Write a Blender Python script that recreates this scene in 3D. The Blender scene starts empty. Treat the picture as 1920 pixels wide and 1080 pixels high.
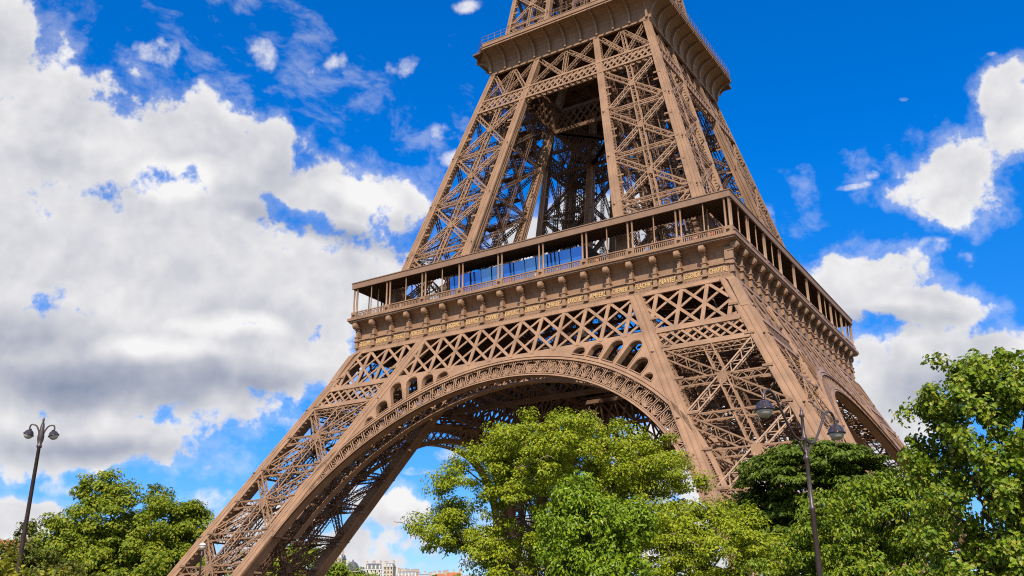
import bpy, math, random
import numpy as np
from mathutils import Vector, Matrix
from mathutils.geometry import tessellate_polygon

C = bpy.context.scene.collection
scene = bpy.context.scene
R = math.radians
GZ = 2.75                     # ground level (tower levels are counted from the tower's own base, 0)

# ------------------------------------------------------------------ camera
cam = bpy.data.cameras.new('camera'); cam_o = bpy.data.objects.new('camera', cam); C.objects.link(cam_o)
cam_o.location = (72.8656, -152.8668, 4.388)
cam_o.rotation_euler = (Matrix.Rotation(0.56173, 3, 'Z') @ Matrix.Rotation(math.pi/2+0.356193, 3, 'X') @ Matrix.Rotation(-0.004895, 3, 'Z')).to_euler()
cam.sensor_width = 36.0; cam.lens = 36.0*1768.45/1920.0
cam.clip_start = 0.1; cam.clip_end = 12000
scene.camera = cam_o

# ------------------------------------------------------------------ light, exposure
scene.view_settings.view_transform = 'Standard'
scene.view_settings.look = 'None'
scene.view_settings.exposure = 0.38
scene.view_settings.gamma = 1.0
scene.view_settings.use_curve_mapping = False
SUN = Vector((0.34, -0.62, 0.71)).normalized()       # towards the sun
sun_el = math.asin(SUN.z); sun_az = math.atan2(SUN.x, SUN.y)
sl = bpy.data.lights.new('sun', 'SUN'); sl.energy = 5.0; sl.angle = R(0.5); sl.color = (1.0, 0.91, 0.78)
so = bpy.data.objects.new('sun', sl); C.objects.link(so); so.rotation_euler = (-SUN).to_track_quat('-Z', 'Y').to_euler(); so.location = (0, 0, 300)

# ------------------------------------------------------------------ sky: Nishita with clouds by direction (azimuth, elevation in degrees)
MASS = [(-63.61,30.41,4.17,3.13,13.68),(-60.52,26.8,6.44,4.26,10.61),(-54.53,28.08,4.6,2.66,8.44),(-49.05,26.55,5.13,2.91,5.61),(-44.51,25.43,5.88,2.53,-9.46),(-54.15,20.97,14.37,5.73,4.93),(-45.76,19.95,8.75,4.1,2.74),(-56.23,14.68,13.43,4.46,4.25),(-47.34,15.9,6.45,2.66,2.95),(-56.74,10.52,8.32,2.18,3.63),(-66.52,19.75,7.99,11.31,10.61),(-45.75,11.94,2.35,0.68,2.28),(-57.19,8.05,2.67,0.8,14.04),(-59.76,6.24,2.82,1.24,2.77),(-49.72,7.54,1.61,0.74,1.96),(-47.07,6.0,3.29,1.33,1.13),(-39.22,7.33,2.52,1.38,0.46),(-38.02,9.35,1.28,0.34,0.56),(-35.96,10.4,1.55,0.5,0.26),(-41.58,4.9,2.77,1.35,0.42),(-35.71,5.53,2.2,0.85,-11.58),(-49.32,33.4,1.2,1.24,7.54),(-45.66,32.72,2.06,0.62,26.71),(-55.85,32.32,1.65,0.92,10.56),(-39.94,33.4,1.57,0.73,2.99),(-35.66,36.91,1.39,0.42,8.81),(-36.83,29.6,1.25,0.69,1.49),(-36.14,28.1,0.87,0.7,1.22),(-37.85,25.01,0.92,1.28,1.74),(-4.24,24.28,3.21,2.45,-12.15),(-1.16,27.38,2.07,3.05,-14.53),(-5.33,23.15,2.69,1.32,-11.16),(-10.58,24.75,1.06,0.24,0.61),(-9.17,25.29,0.62,0.3,-9.71),(-6.66,28.93,0.43,0.17,-11.79),(-1.2,30.27,0.4,0.19,-15.01),(-11.08,19.05,4.12,2.13,-7.71),(-7.76,17.4,4.14,1.13,-13.49),(-6.64,20.69,1.72,0.71,2.73),(-4.94,19.66,0.72,0.88,-9.68),(-7.42,14.08,5.05,2.06,-7.1),(-3.69,14.34,2.59,1.57,2.77),(-10.29,11.99,3.6,3.59,-5.33),(-15.59,23.63,0.78,1.24,-6.66),(-25.46,24.11,5.52,1.92,-3.81),(-30.77,22.66,4.19,2.26,-1.51),(-20.73,9.9,6.07,3.73,-2.75),(-27.23,5.2,14.93,1.83,-1.51),(-52.11,4.2,17.97,1.14,0.66)]
MASS += [(40,20,26,13,0),(95,28,30,20,0),(150,30,34,24,0),(-150,30,34,24,0),(-100,30,14,20,0),(180,62,120,20,0),(0,62,150,9,0)]   # unseen clouds in the rest of the sky, added to whiten the fill light
DARK = [(-57.46,13.51,9.5,1.9,4.81),(-47.82,14.31,6.04,1.1,2.83),(-60.27,15.67,4.72,1.5,6.97),(-56.93,9.92,7.07,0.87,3.56),(-6.83,12.54,3.94,1.46,-6.45),(-9.9,16.76,4.26,0.75,-7.33),(-44.04,23.2,6.5,0.7,-8.25)]
BRIGHT = [(-39.0,7.6,2.6,1.2,0.5),(-35.7,5.6,2.2,0.8,-11),(-53.48,15.86,3.93,1.09,5.04),(-53.85,25.61,4.21,1.51,7.69),(-42.1,25.61,3.14,1.28,-10.69),(-57.19,8.05,2.67,0.72,14.04),(-50.0,17.41,4.12,0.93,4.37),(-46.28,10.84,3.42,0.49,2.06)]
SKY_S = 0.1

def build_world():
    w = bpy.data.worlds.new('World'); scene.world = w; w.use_nodes = True
    nt = w.node_tree; nt.nodes.clear(); N = nt.nodes; L = nt.links
    def mth(op, a, b=None, c=None, clamp=False):
        n = N.new('ShaderNodeMath'); n.operation = op; n.use_clamp = clamp
        for i, v in enumerate((a, b, c)):
            if v is None: continue
            if hasattr(v, 'is_output'): L.new(v, n.inputs[i])
            else: n.inputs[i].default_value = v
        return n.outputs[0]
    tc = N.new('ShaderNodeTexCoord'); d = tc.outputs['Generated']
    sp = N.new('ShaderNodeSeparateXYZ'); L.new(d, sp.inputs[0])
    az = mth('MULTIPLY', mth('ARCTAN2', sp.outputs[0], sp.outputs[1]), 57.29578)
    el = mth('MULTIPLY', mth('ARCSINE', sp.outputs[2]), 57.29578)
    cb = N.new('ShaderNodeCombineXYZ'); L.new(az, cb.inputs[0]); L.new(el, cb.inputs[1])
    def noise(vec, scale, detail, rough, off=0.0, dist=0.0):
        n = N.new('ShaderNodeTexNoise'); n.inputs['Scale'].default_value = scale; n.inputs['Detail'].default_value = detail
        n.inputs['Roughness'].default_value = rough; n.inputs['Distortion'].default_value = dist
        L.new(vec, n.inputs['Vector']); return n
    def vadd(v, off):
        n = N.new('ShaderNodeVectorMath'); n.operation = 'ADD'; L.new(v, n.inputs[0]); n.inputs[1].default_value = off; return n.outputs[0]
    # wobble the coordinates so that no outline is an ellipse
    wn = noise(d, 7.0, 3.0, 0.5)
    ws = N.new('ShaderNodeVectorMath'); ws.operation = 'SUBTRACT'; L.new(wn.outputs['Color'], ws.inputs[0]); ws.inputs[1].default_value = (0.5, 0.5, 0.5)
    wm = N.new('ShaderNodeVectorMath'); wm.operation = 'MULTIPLY'; L.new(ws.outputs[0], wm.inputs[0]); wm.inputs[1].default_value = (4.5, 2.6, 0)
    wa = N.new('ShaderNodeVectorMath'); wa.operation = 'ADD'; L.new(cb.outputs[0], wa.inputs[0]); L.new(wm.outputs[0], wa.inputs[1])
    pw = wa.outputs[0]
    # a smaller wobble for the small clouds
    wm2 = N.new('ShaderNodeVectorMath'); wm2.operation = 'MULTIPLY'; L.new(ws.outputs[0], wm2.inputs[0]); wm2.inputs[1].default_value = (1.6, 1.0, 0)
    wa2 = N.new('ShaderNodeVectorMath'); wa2.operation = 'ADD'; L.new(cb.outputs[0], wa2.inputs[0]); L.new(wm2.outputs[0], wa2.inputs[1])
    ps = wa2.outputs[0]
    def field(L_, vec, smooth=0.18):                  # smooth union of soft ellipses; the running value rides in z so that they are worked out one by one
        out = None; xy = N.new('ShaderNodeSeparateXYZ'); L.new(vec, xy.inputs[0])
        for (a, e, ra, re, rt) in L_:
            ci = N.new('ShaderNodeCombineXYZ'); L.new(xy.outputs[0], ci.inputs[0]); L.new(xy.outputs[1], ci.inputs[1])
            if out is not None: L.new(out, ci.inputs[2])
            m = N.new('ShaderNodeMapping'); m.vector_type = 'TEXTURE'
            m.inputs['Location'].default_value = (a, e, 0); m.inputs['Rotation'].default_value = (0, 0, R(rt)); m.inputs['Scale'].default_value = (ra, re, 1e6)
            L.new(ci.outputs[0], m.inputs['Vector'])
            ln = N.new('ShaderNodeVectorMath'); ln.operation = 'LENGTH'; L.new(m.outputs[0], ln.inputs[0])
            v = mth('SUBTRACT', 1.0, ln.outputs['Value'])
            out = v if out is None else mth('SMOOTH_MAX', out, v, smooth)
        return out
    small = lambda b: min(b[2], b[3]) < 1.1 or b[2] < 1.7
    fm = field([b for b in MASS if not small(b)], pw); fs = field([b for b in MASS if small(b)], ps); fd = field(DARK, pw, 0.3); fb = field(BRIGHT, pw, 0.3)
    n1 = noise(d, 10.0, 8.0, 0.60); n1o = n1.outputs['Fac']
    n2 = noise(d, 40.0, 4.0, 0.62); n2o = n2.outputs['Fac']
    def voro(vec, scale):
        v = N.new('ShaderNodeTexVoronoi'); v.feature = 'F1'; v.inputs['Scale'].default_value = scale; v.inputs['Detail'].default_value = 2.5; v.inputs['Roughness'].default_value = 0.55
        v.inputs['Lacunarity'].default_value = 2.3; v.normalize = True; L.new(vec, v.inputs['Vector']); return v.outputs['Distance']
    dw = N.new('ShaderNodeVectorMath'); dw.operation = 'MULTIPLY_ADD'; L.new(ws.outputs[0], dw.inputs[0]); dw.inputs[1].default_value = (0.06, 0.06, 0.06); L.new(d, dw.inputs[2])
    v1 = voro(dw.outputs[0], 13.0)
    nb = mth('ADD', mth('ADD', mth('MULTIPLY', mth('SUBTRACT', n1o, 0.5), 1.7), mth('MULTIPLY', mth('SUBTRACT', n2o, 0.5), 0.45)), mth('MULTIPLY', mth('SUBTRACT', 0.34, v1), 1.15))
    n3o = noise(d, 24.0, 5.0, 0.60).outputs['Fac']
    n3m = mth('SUBTRACT', n3o, 0.5)
    dens = mth('ADD', mth('ADD', mth('MINIMUM', fm, 0.68), nb), mth('MULTIPLY', n3m, 1.25))
    mr = N.new('ShaderNodeMapRange'); mr.interpolation_type = 'SMOOTHSTEP'; mr.inputs['From Min'].default_value = 0.0; mr.inputs['From Max'].default_value = 0.32
    L.new(dens, mr.inputs['Value'])
    wisp = mth('ADD', mth('ADD', mth('MINIMUM', fs, 0.5), -0.12), mth('ADD', mth('MULTIPLY', n3m, 3.4), mth('MULTIPLY', mth('SUBTRACT', n2o, 0.5), 1.2)))
    mr2 = N.new('ShaderNodeMapRange'); mr2.interpolation_type = 'SMOOTHSTEP'; mr2.inputs['From Min'].default_value = -0.05; mr2.inputs['From Max'].default_value = 1.15
    L.new(wisp, mr2.inputs['Value'])
    # thin veils: feathered skirts round the clouds and faint streaks in the open blue
    st = N.new('ShaderNodeMapping'); st.inputs['Scale'].default_value = (26, 9, 34); st.inputs['Rotation'].default_value = (0.25, 0.45, 0.5); L.new(dw.outputs[0], st.inputs['Vector'])
    n4 = noise(st.outputs[0], 1.0, 6.0, 0.62).outputs['Fac']
    veil = field([(-47, 31, 13, 5.5, -12), (-36.5, 28, 3.5, 5, 0), (-10, 25, 6, 2.5, -5), (-14.5, 23, 2, 2, 0)], pw)
    mr3 = N.new('ShaderNodeMapRange'); mr3.interpolation_type = 'SMOOTHSTEP'; mr3.inputs['From Min'].default_value = 0.10; mr3.inputs['From Max'].default_value = 1.0
    L.new(mth('ADD', mth('MINIMUM', veil, 0.5), mth('MULTIPLY', mth('SUBTRACT', n4, 0.55), 4.2)), mr3.inputs['Value'])
    mr4 = N.new('ShaderNodeMapRange'); mr4.interpolation_type = 'SMOOTHSTEP'; mr4.inputs['From Min'].default_value = -0.32; mr4.inputs['From Max'].default_value = 0.30
    L.new(mth('ADD', dens, mth('MULTIPLY', mth('SUBTRACT', n4, 0.5), 1.1)), mr4.inputs['Value'])
    alpha = mth('MAXIMUM', mr.outputs[0], mth('MULTIPLY', mr2.outputs[0], 0.92))
    alpha = mth('MAXIMUM', alpha, mth('MAXIMUM', mth('MULTIPLY', mr3.outputs[0], 0.24), mth('MULTIPLY', mr4.outputs[0], 0.32)))
    # light on the clouds: relief between the density here and the density a step towards the sun
    sh = vadd(d, (SUN.x*0.030, SUN.y*0.030, SUN.z*0.030+0.012))
    n1s = noise(sh, 10.0, 3.0, 0.60).outputs['Fac']
    v1s = voro(vadd(dw.outputs[0], (SUN.x*0.016, SUN.y*0.016, SUN.z*0.016+0.008)), 13.0)
    rel = mth('ADD', mth('MULTIPLY', mth('SUBTRACT', n1o, n1s), 0.75), mth('MULTIPLY', mth('SUBTRACT', v1s, v1), 0.55))
    big = noise(d, 4.0, 3.0, 0.5).outputs['Fac']
    lit = mth('ADD', 0.73, rel)
    lit = mth('ADD', lit, mth('MULTIPLY', mth('SUBTRACT', big, 0.5), 0.35))
    dk = mth('MULTIPLY', mth('MAXIMUM', mth('ADD', fd, 0.2), 0.0), 0.40)
    br = mth('MULTIPLY', mth('MAXIMUM', fb, 0.0), 0.45)
    edge = mth('MULTIPLY', mth('SUBTRACT', 0.55, mth('MINIMUM', dens, 0.55)), 0.35)       # thin rims pass more light
    lit = mth('ADD', mth('SUBTRACT', mth('ADD', lit, br), dk), edge, clamp=False)
    ramp = N.new('ShaderNodeValToRGB'); L.new(lit, ramp.inputs[0])
    els = ramp.color_ramp.elements
    els[0].position = 0.10; els[0].color = (0.25, 0.30, 0.42, 1)
    els[1].position = 0.98; els[1].color = (0.93, 0.92, 0.92, 1)
    e = els.new(0.42); e.color = (0.43, 0.46, 0.55, 1)
    e = els.new(0.66); e.color = (0.63, 0.64, 0.69, 1)
    cs = N.new('ShaderNodeVectorMath'); cs.operation = 'SCALE'; L.new(ramp.outputs[0], cs.inputs[0]); cs.inputs['Scale'].default_value = 0.77/SKY_S
    sky = N.new('ShaderNodeTexSky'); sky.sky_type = 'NISHITA'; sky.sun_disc = False
    sky.sun_elevation = sun_el; sky.sun_rotation = sun_az
    sky.air_density = 1.0; sky.dust_density = 0.2; sky.ozone_density = 3.0; sky.altitude = 50
    hs = N.new('ShaderNodeHueSaturation'); hs.inputs['Saturation'].default_value = 1.45; hs.inputs['Hue'].default_value = 0.503; hs.inputs['Value'].default_value = 1.68
    L.new(sky.outputs[0], hs.inputs['Color'])
    mx = N.new('ShaderNodeMix'); mx.data_type = 'RGBA'; mx.clamp_factor = True
    tint = N.new('ShaderNodeMix'); tint.data_type = 'RGBA'; tint.blend_type = 'MULTIPLY'; tint.inputs[0].default_value = 1.0; tint.inputs[7].default_value = (0.35, 0.80, 1.0, 1)
    lowk = N.new('ShaderNodeMapRange'); lowk.inputs['From Min'].default_value = 2.0; lowk.inputs['From Max'].default_value = 26.0; L.new(el, lowk.inputs['Value'])
    tcol = N.new('ShaderNodeMix'); tcol.data_type = 'RGBA'; tcol.inputs[6].default_value = (0.40, 0.45, 0.62, 1); tcol.inputs[7].default_value = (0.35, 0.80, 1.0, 1)
    L.new(lowk.outputs[0], tcol.inputs[0]); L.new(tcol.outputs[2], tint.inputs[7]); L.new(hs.outputs[0], tint.inputs[6])
    L.new(alpha, mx.inputs[0]); L.new(tint.outputs[2], mx.inputs[6]); L.new(cs.outputs[0], mx.inputs[7])
    bg = N.new('ShaderNodeBackground'); bg.inputs['Strength'].default_value = SKY_S; L.new(mx.outputs[2], bg.inputs['Color'])
    o = N.new('ShaderNodeOutputWorld'); L.new(bg.outputs[0], o.inputs['Surface'])
    w.cycles.sampling_method = 'MANUAL'; w.cycles.sample_map_resolution = 512
build_world()
scene.cycles.max_bounces = 6; scene.cycles.diffuse_bounces = 2; scene.cycles.use_denoising = False; scene.cycles.filter_width = 1.1

# ------------------------------------------------------------------ materials
def mat(name, col, rough=0.6, spec=0.3, metal=0.0, var=0.0, vscale=1.0, col2=None, bump=0.0, bscale=8.0, island=None, transl=0.0, streak=0.0):
    m = bpy.data.materials.new(name); m.use_nodes = True; nt = m.node_tree; N = nt.nodes; L = nt.links
    b = N['Principled BSDF']; b.inputs['Roughness'].default_value = rough; b.inputs['Metallic'].default_value = metal
    b.inputs['Specular IOR Level'].default_value = spec; b.inputs['Base Color'].default_value = (*col, 1)
    src = None
    if var > 0 or col2:
        tc = N.new('ShaderNodeTexCoord'); n = N.new('ShaderNodeTexNoise'); n.inputs['Scale'].default_value = vscale; n.inputs['Detail'].default_value = 6
        L.new(tc.outputs['Object'], n.inputs['Vector'])
        r = N.new('ShaderNodeValToRGB'); L.new(n.outputs['Fac'], r.inputs[0])
        c2 = col2 or tuple(c*(1-var) for c in col)
        r.color_ramp.elements[0].position = 0.32; r.color_ramp.elements[0].color = (*c2, 1)
        r.color_ramp.elements[1].position = 0.68; r.color_ramp.elements[1].color = (*col, 1)
        src = r.outputs[0]
    if island:
        g = N.new('ShaderNodeNewGeometry'); r2 = N.new('ShaderNodeValToRGB'); L.new(g.outputs['Random Per Island'], r2.inputs[0])
        els = r2.color_ramp.elements
        els[0].position = 0; els[0].color = (*island[0], 1); els[1].position = 1; els[1].color = (*island[-1], 1)
        for i, c in enumerate(island[1:-1]):
            e = els.new((i+1)/(len(island)-1)); e.color = (*c, 1)
        if src:
            mm = N.new('ShaderNodeMix'); mm.data_type = 'RGBA'; mm.inputs[0].default_value = 0.35
            L.new(r2.outputs[0], mm.inputs[6]); L.new(src, mm.inputs[7]); src = mm.outputs[2]
        else: src = r2.outputs[0]
    if streak and src:                                  # rain streaks and rust: noise drawn out along the height
        tc2 = N.new('ShaderNodeTexCoord'); mp = N.new('ShaderNodeMapping'); mp.inputs['Scale'].default_value = (2.6, 2.6, 0.22); L.new(tc2.outputs['Object'], mp.inputs['Vector'])
        n3 = N.new('ShaderNodeTexNoise'); n3.inputs['Scale'].default_value = 1.0; n3.inputs['Detail'].default_value = 7; n3.inputs['Roughness'].default_value = 0.7; L.new(mp.outputs[0], n3.inputs['Vector'])
        r3 = N.new('ShaderNodeValToRGB'); L.new(n3.outputs['Fac'], r3.inputs[0]); r3.color_ramp.elements[0].position = 0.50; r3.color_ramp.elements[1].position = 0.72
        r3.color_ramp.elements[0].color = (0, 0, 0, 1); r3.color_ramp.elements[1].color = (streak, streak, streak, 1)
        m3 = N.new('ShaderNodeMix'); m3.data_type = 'RGBA'; L.new(r3.outputs[0], m3.inputs[0]); L.new(src, m3.inputs[6]); m3.inputs[7].default_value = (col[0]*0.42, col[1]*0.34, col[2]*0.28, 1); src = m3.outputs[2]
    if src: L.new(src, b.inputs['Base Color'])
    if bump > 0:
        tc = N.new('ShaderNodeTexCoord'); n = N.new('ShaderNodeTexNoise'); n.inputs['Scale'].default_value = bscale; n.inputs['Detail'].default_value = 5
        L.new(tc.outputs['Object'], n.inputs['Vector']); bp = N.new('ShaderNodeBump'); bp.inputs['Strength'].default_value = bump
        L.new(n.outputs['Fac'], bp.inputs['Height']); L.new(bp.outputs[0], b.inputs['Normal'])
    if transl > 0:
        t = N.new('ShaderNodeBsdfTranslucent'); mx = N.new('ShaderNodeMixShader'); mx.inputs[0].default_value = transl
        if src: L.new(src, t.inputs['Color'])
        else: t.inputs['Color'].default_value = (*col, 1)
        L.new(b.outputs[0], mx.inputs[1]); L.new(t.outputs[0], mx.inputs[2]); L.new(mx.outputs[0], N['Material Output'].inputs['Surface'])
    return m
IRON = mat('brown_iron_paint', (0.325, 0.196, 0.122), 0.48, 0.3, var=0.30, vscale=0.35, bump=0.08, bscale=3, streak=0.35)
IRON_SHADE = mat('brown_iron_shaded', (0.170, 0.097, 0.062), 0.6, 0.2, var=0.3, vscale=0.5, streak=0.3)  # the same iron paint darkened: shade of the interior put into the colour
GREY_IRON = mat('weathered_fascia', (0.25, 0.155, 0.108), 0.6, 0.25, var=0.2, vscale=0.6)
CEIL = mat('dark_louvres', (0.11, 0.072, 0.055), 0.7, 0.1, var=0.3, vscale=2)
GOLD = mat('gilded_letters', (0.62, 0.41, 0.17), 0.45, 0.4)
GLASS = mat('pavilion_glass', (0.07, 0.24, 0.62), 0.06, 0.9, metal=0.7)
MULL = mat('dark_mullion', (0.03, 0.028, 0.03), 0.5)
LAMP_M = mat('lamp_paint', (0.060, 0.042, 0.045), 0.4, 0.5, var=0.25, vscale=6, bump=0.05, bscale=30)
LAMP_G = mat('lamp_bowl_glass', (0.50, 0.47, 0.43), 0.15, 0.5, var=0.2, vscale=8)
LAMP_S = mat('lamp_hood', (0.035, 0.026, 0.032), 0.16, 0.7, var=0.2, vscale=5)
BARK = mat('bark', (0.10, 0.075, 0.055), 0.9, 0.1, var=0.45, vscale=5, bump=0.5, bscale=14)
BARK_P = mat('pale_twigs', (0.26, 0.20, 0.14), 0.9, 0.1, var=0.4, vscale=5, bump=0.3, bscale=14)

# ------------------------------------------------------------------ mesh builder
class MB:
    def __init__(s): s.v = []; s.f = []; s.b = []
    def bar(s, p0, p1, w, h, n=(0, -1, 0)):           # box from p0 to p1, w across (in the plane square to n), h along n
        s.b.append((*p0, *p1, *n, w, h))
    def box(s, lo, hi):
        i = len(s.v); (a, b, c), (d, e, f) = lo, hi
        s.v += [(a,b,c),(d,b,c),(d,e,c),(a,e,c),(a,b,f),(d,b,f),(d,e,f),(a,e,f)]
        s.f += [tuple(i+k for k in q) for q in ((3,2,1,0),(4,5,6,7),(0,1,5,4),(1,2,6,5),(2,3,7,6),(3,0,4,7))]
    def hexa(s, q0, q1):                               # two quads joined
        i = len(s.v); s.v += [tuple(p) for p in q0] + [tuple(p) for p in q1]
        s.f += [tuple(i+k for k in q) for q in ((3,2,1,0),(4,5,6,7),(0,1,5,4),(1,2,6,5),(2,3,7,6),(3,0,4,7))]
    def loft(s, rings, close=True, caps=True):
        base = len(s.v); n = len(rings[0])
        for r in rings: s.v += [tuple(p) for p in r]
        for k in range(len(rings)-1):
            for j in range(n if close else n-1):
                a = base+k*n+j; b = base+k*n+(j+1) % n
                s.f.append((a, b, b+n, a+n))
        if caps and close:
            s.f.append(tuple(base+j for j in reversed(range(n)))); s.f.append(tuple(base+(len(rings)-1)*n+j for j in range(n)))
    def tube(s, pts, rad, n=8, caps=True):
        pts = [Vector(p) for p in pts]; rings = []
        if not hasattr(rad, '__len__'): rad = [rad]*len(pts)
        u = None
        for i, p in enumerate(pts):
            t = (pts[min(i+1, len(pts)-1)]-pts[max(i-1, 0)]).normalized()
            if u is None: u = t.orthogonal().normalized()
            u = (u - t*u.dot(t)).normalized(); w = t.cross(u)
            rings.append([p+(u*math.cos(2*math.pi*k/n)+w*math.sin(2*math.pi*k/n))*rad[i] for k in range(n)])
        s.loft(rings, True, caps)
    def lathe(s, c, prof, n=20):                       # prof: (radius, z)
        s.loft([[(c[0]+r*math.cos(2*math.pi*k/n), c[1]+r*math.sin(2*math.pi*k/n), c[2]+z) for k in range(n)] for r, z in prof])
    def plate(s, loops, y0, y1, fy=None):              # loops of (x, z), first outer then holes; thickness from y0 to y1; fy gives the y of the plane at z
        fy = fy or (lambda z: 0.0)
        flat = [p for l in loops for p in l]
        tr = tessellate_polygon([[Vector((x, z, 0)) for x, z in l] for l in loops])
        i = len(s.v)
        s.v += [(x, fy(z)+y0, z) for x, z in flat]; m = len(flat); s.v += [(x, fy(z)+y1, z) for x, z in flat]
        for t in tr: s.f.append(tuple(i+k for k in t)); s.f.append(tuple(i+m+k for k in reversed(t)))
        o = 0
        for l in loops:
            for k in range(len(l)):
                a = o+k; b = o+(k+1) % len(l); s.f.append((i+a, i+b, i+m+b, i+m+a))
            o += len(l)
    def mesh(s, name, m, smooth=False):
        V = np.array(s.v, dtype=np.float64).reshape(-1, 3); loops = [k for f in s.f for k in f]; lens = [len(f) for f in s.f]
        if s.b:
            B = np.array(s.b, dtype=np.float64); p0, p1, n, w, h = B[:, :3], B[:, 3:6], B[:, 6:9], B[:, 9:10], B[:, 10:11]
            t = p1-p0; t /= np.linalg.norm(t, axis=1, keepdims=True)
            sd = np.cross(n, t); ln = np.linalg.norm(sd, axis=1, keepdims=True); bad = ln[:, 0] < 1e-4
            sd[bad] = np.cross(np.array([0.3, 0.5, 0.81]), t[bad]); sd /= np.linalg.norm(sd, axis=1, keepdims=True)
            up = np.cross(t, sd); a = sd*w/2; b = up*h/2
            Q = np.stack([p0-a-b, p0+a-b, p0+a+b, p0-a+b, p1-a-b, p1+a-b, p1+a+b, p1-a+b], 1)
            base = len(V); V = np.concatenate([V, Q.reshape(-1, 3)])
            q = np.array([(3,2,1,0),(4,5,6,7),(0,1,5,4),(1,2,6,5),(2,3,7,6),(3,0,4,7)]).reshape(-1)
            F = (base+np.arange(len(B))[:, None]*8+q[None, :]).reshape(-1)
            loops = np.concatenate([np.array(loops, dtype=np.int64), F]); lens = lens+[4]*(6*len(B))
        return raw_mesh(name, V, loops, lens, m, smooth)
    def obj(s, name, m, parent=None, smooth=False):
        return link(name, s.mesh(name, m, smooth), parent)
def raw_mesh(name, V, loops, lens, m, smooth=False):
    me = bpy.data.meshes.new(name); loops = np.asarray(loops, dtype=np.int32); lens = np.asarray(lens, dtype=np.int32)
    me.vertices.add(len(V)); me.vertices.foreach_set('co', np.asarray(V, dtype=np.float32).reshape(-1))
    me.loops.add(len(loops)); me.loops.foreach_set('vertex_index', loops)
    me.polygons.add(len(lens)); me.polygons.foreach_set('loop_start', np.concatenate([[0], np.cumsum(lens)[:-1]]).astype(np.int32)); me.polygons.foreach_set('loop_total', lens)
    me.polygons.foreach_set('use_smooth', np.full(len(lens), smooth))
    me.update(calc_edges=True); me.validate(); me.materials.append(m); return me
def link(name, me, parent=None):
    o = bpy.data.objects.new(name, me); C.objects.link(o)
    if parent: o.parent = parent
    return o
def tag(o, label, cat, group=None, kind=None):
    if label: o['label'] = label
    if cat: o['category'] = cat
    if group: o['group'] = group
    if kind: o['kind'] = kind
    return o
def empty(name, loc, rz=0.0):
    o = bpy.data.objects.new(name, None); o.empty_display_size = 0.3; C.objects.link(o); o.location = loc; o.rotation_euler = (0, 0, rz); return o
def copy_tree(o, parent=None):
    c = o.copy(); C.objects.link(c); c.parent = parent
    for ch in [x for x in bpy.data.objects if x.parent == o]: copy_tree(ch, c)
    return c

# lattice box girder: four rails with zigzag lacing
def LG(mb, p0, p1, n, W, D, rail=0.125, lace=0.065, pitch=None, sides=True):
    p0 = Vector(p0); p1 = Vector(p1); n = Vector(n).normalized(); t = (p1-p0); Ln = t.length; t.normalize()
    n = (n - t*n.dot(t)).normalized(); s = n.cross(t)
    pitch = pitch or W*0.85; k = max(2, int(round(Ln/pitch)))
    for a in (-1, 1):
        for b in (-1, 1):
            o = s*(a*(W-rail)/2)+n*(b*D/2); mb.bar(p0+o, p1+o, rail, 0.10 if b < 0 else 0.12, n)
    for i in range(k):
        q0 = p0+t*(Ln*i/k); q1 = p0+t*(Ln*(i+1)/k); sg = 1 if i % 2 else -1; w = (W-rail)/2
        mb.bar(q0+n*D/2+s*(sg*w), q1+n*D/2-s*(sg*w), lace, 0.05, n)
        mb.bar(q0-n*D/2+s*(sg*w), q1-n*D/2-s*(sg*w), lace, 0.05, n)
        if sides:
            for a in (-1, 1): mb.bar(q0+s*(a*w)+n*(sg*D/2), q1+s*(a*w)-n*(sg*D/2), lace, 0.05, s)

# ------------------------------------------------------------------ tower profile
def w_lo(z): return 59.9-0.504*z
def wi_lo(z): return 18.8+(50-z)*0.483
def w_up(z): return 17.35+(110-z)*0.268
def wi_up(z): return 6.0+(110-z)*0.184
def w_hi(z): return 15.05-(z-121)*0.135
def wi_hi(z): return 5.0-(z-121)*0.06
def corner_pt(fw, fi, c, z):          # corners of one pillar's square: 0 outer, 1 front inner, 2 inmost, 3 side inner
    w, i = fw(z), fi(z)
    return Vector([(w, -w, z), (i, -w, z), (i, -i, z), (w, -i, z)][c])
IN = [(-1, 1), (1, 1), (1, -1), (-1, -1)]     # from each corner towards the middle of the square
FACES = [(0, 1, (0, -1, 0)), (3, 0, (1, 0, 0)), (2, 3, (0, 1, 0)), (1, 2, (-1, 0, 0))]

tower = empty('iron_tower', (0, 0, 0))
tag(tower, 'huge brown iron lattice tower on four splayed legs with arches and two galleries', 'tower')

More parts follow.
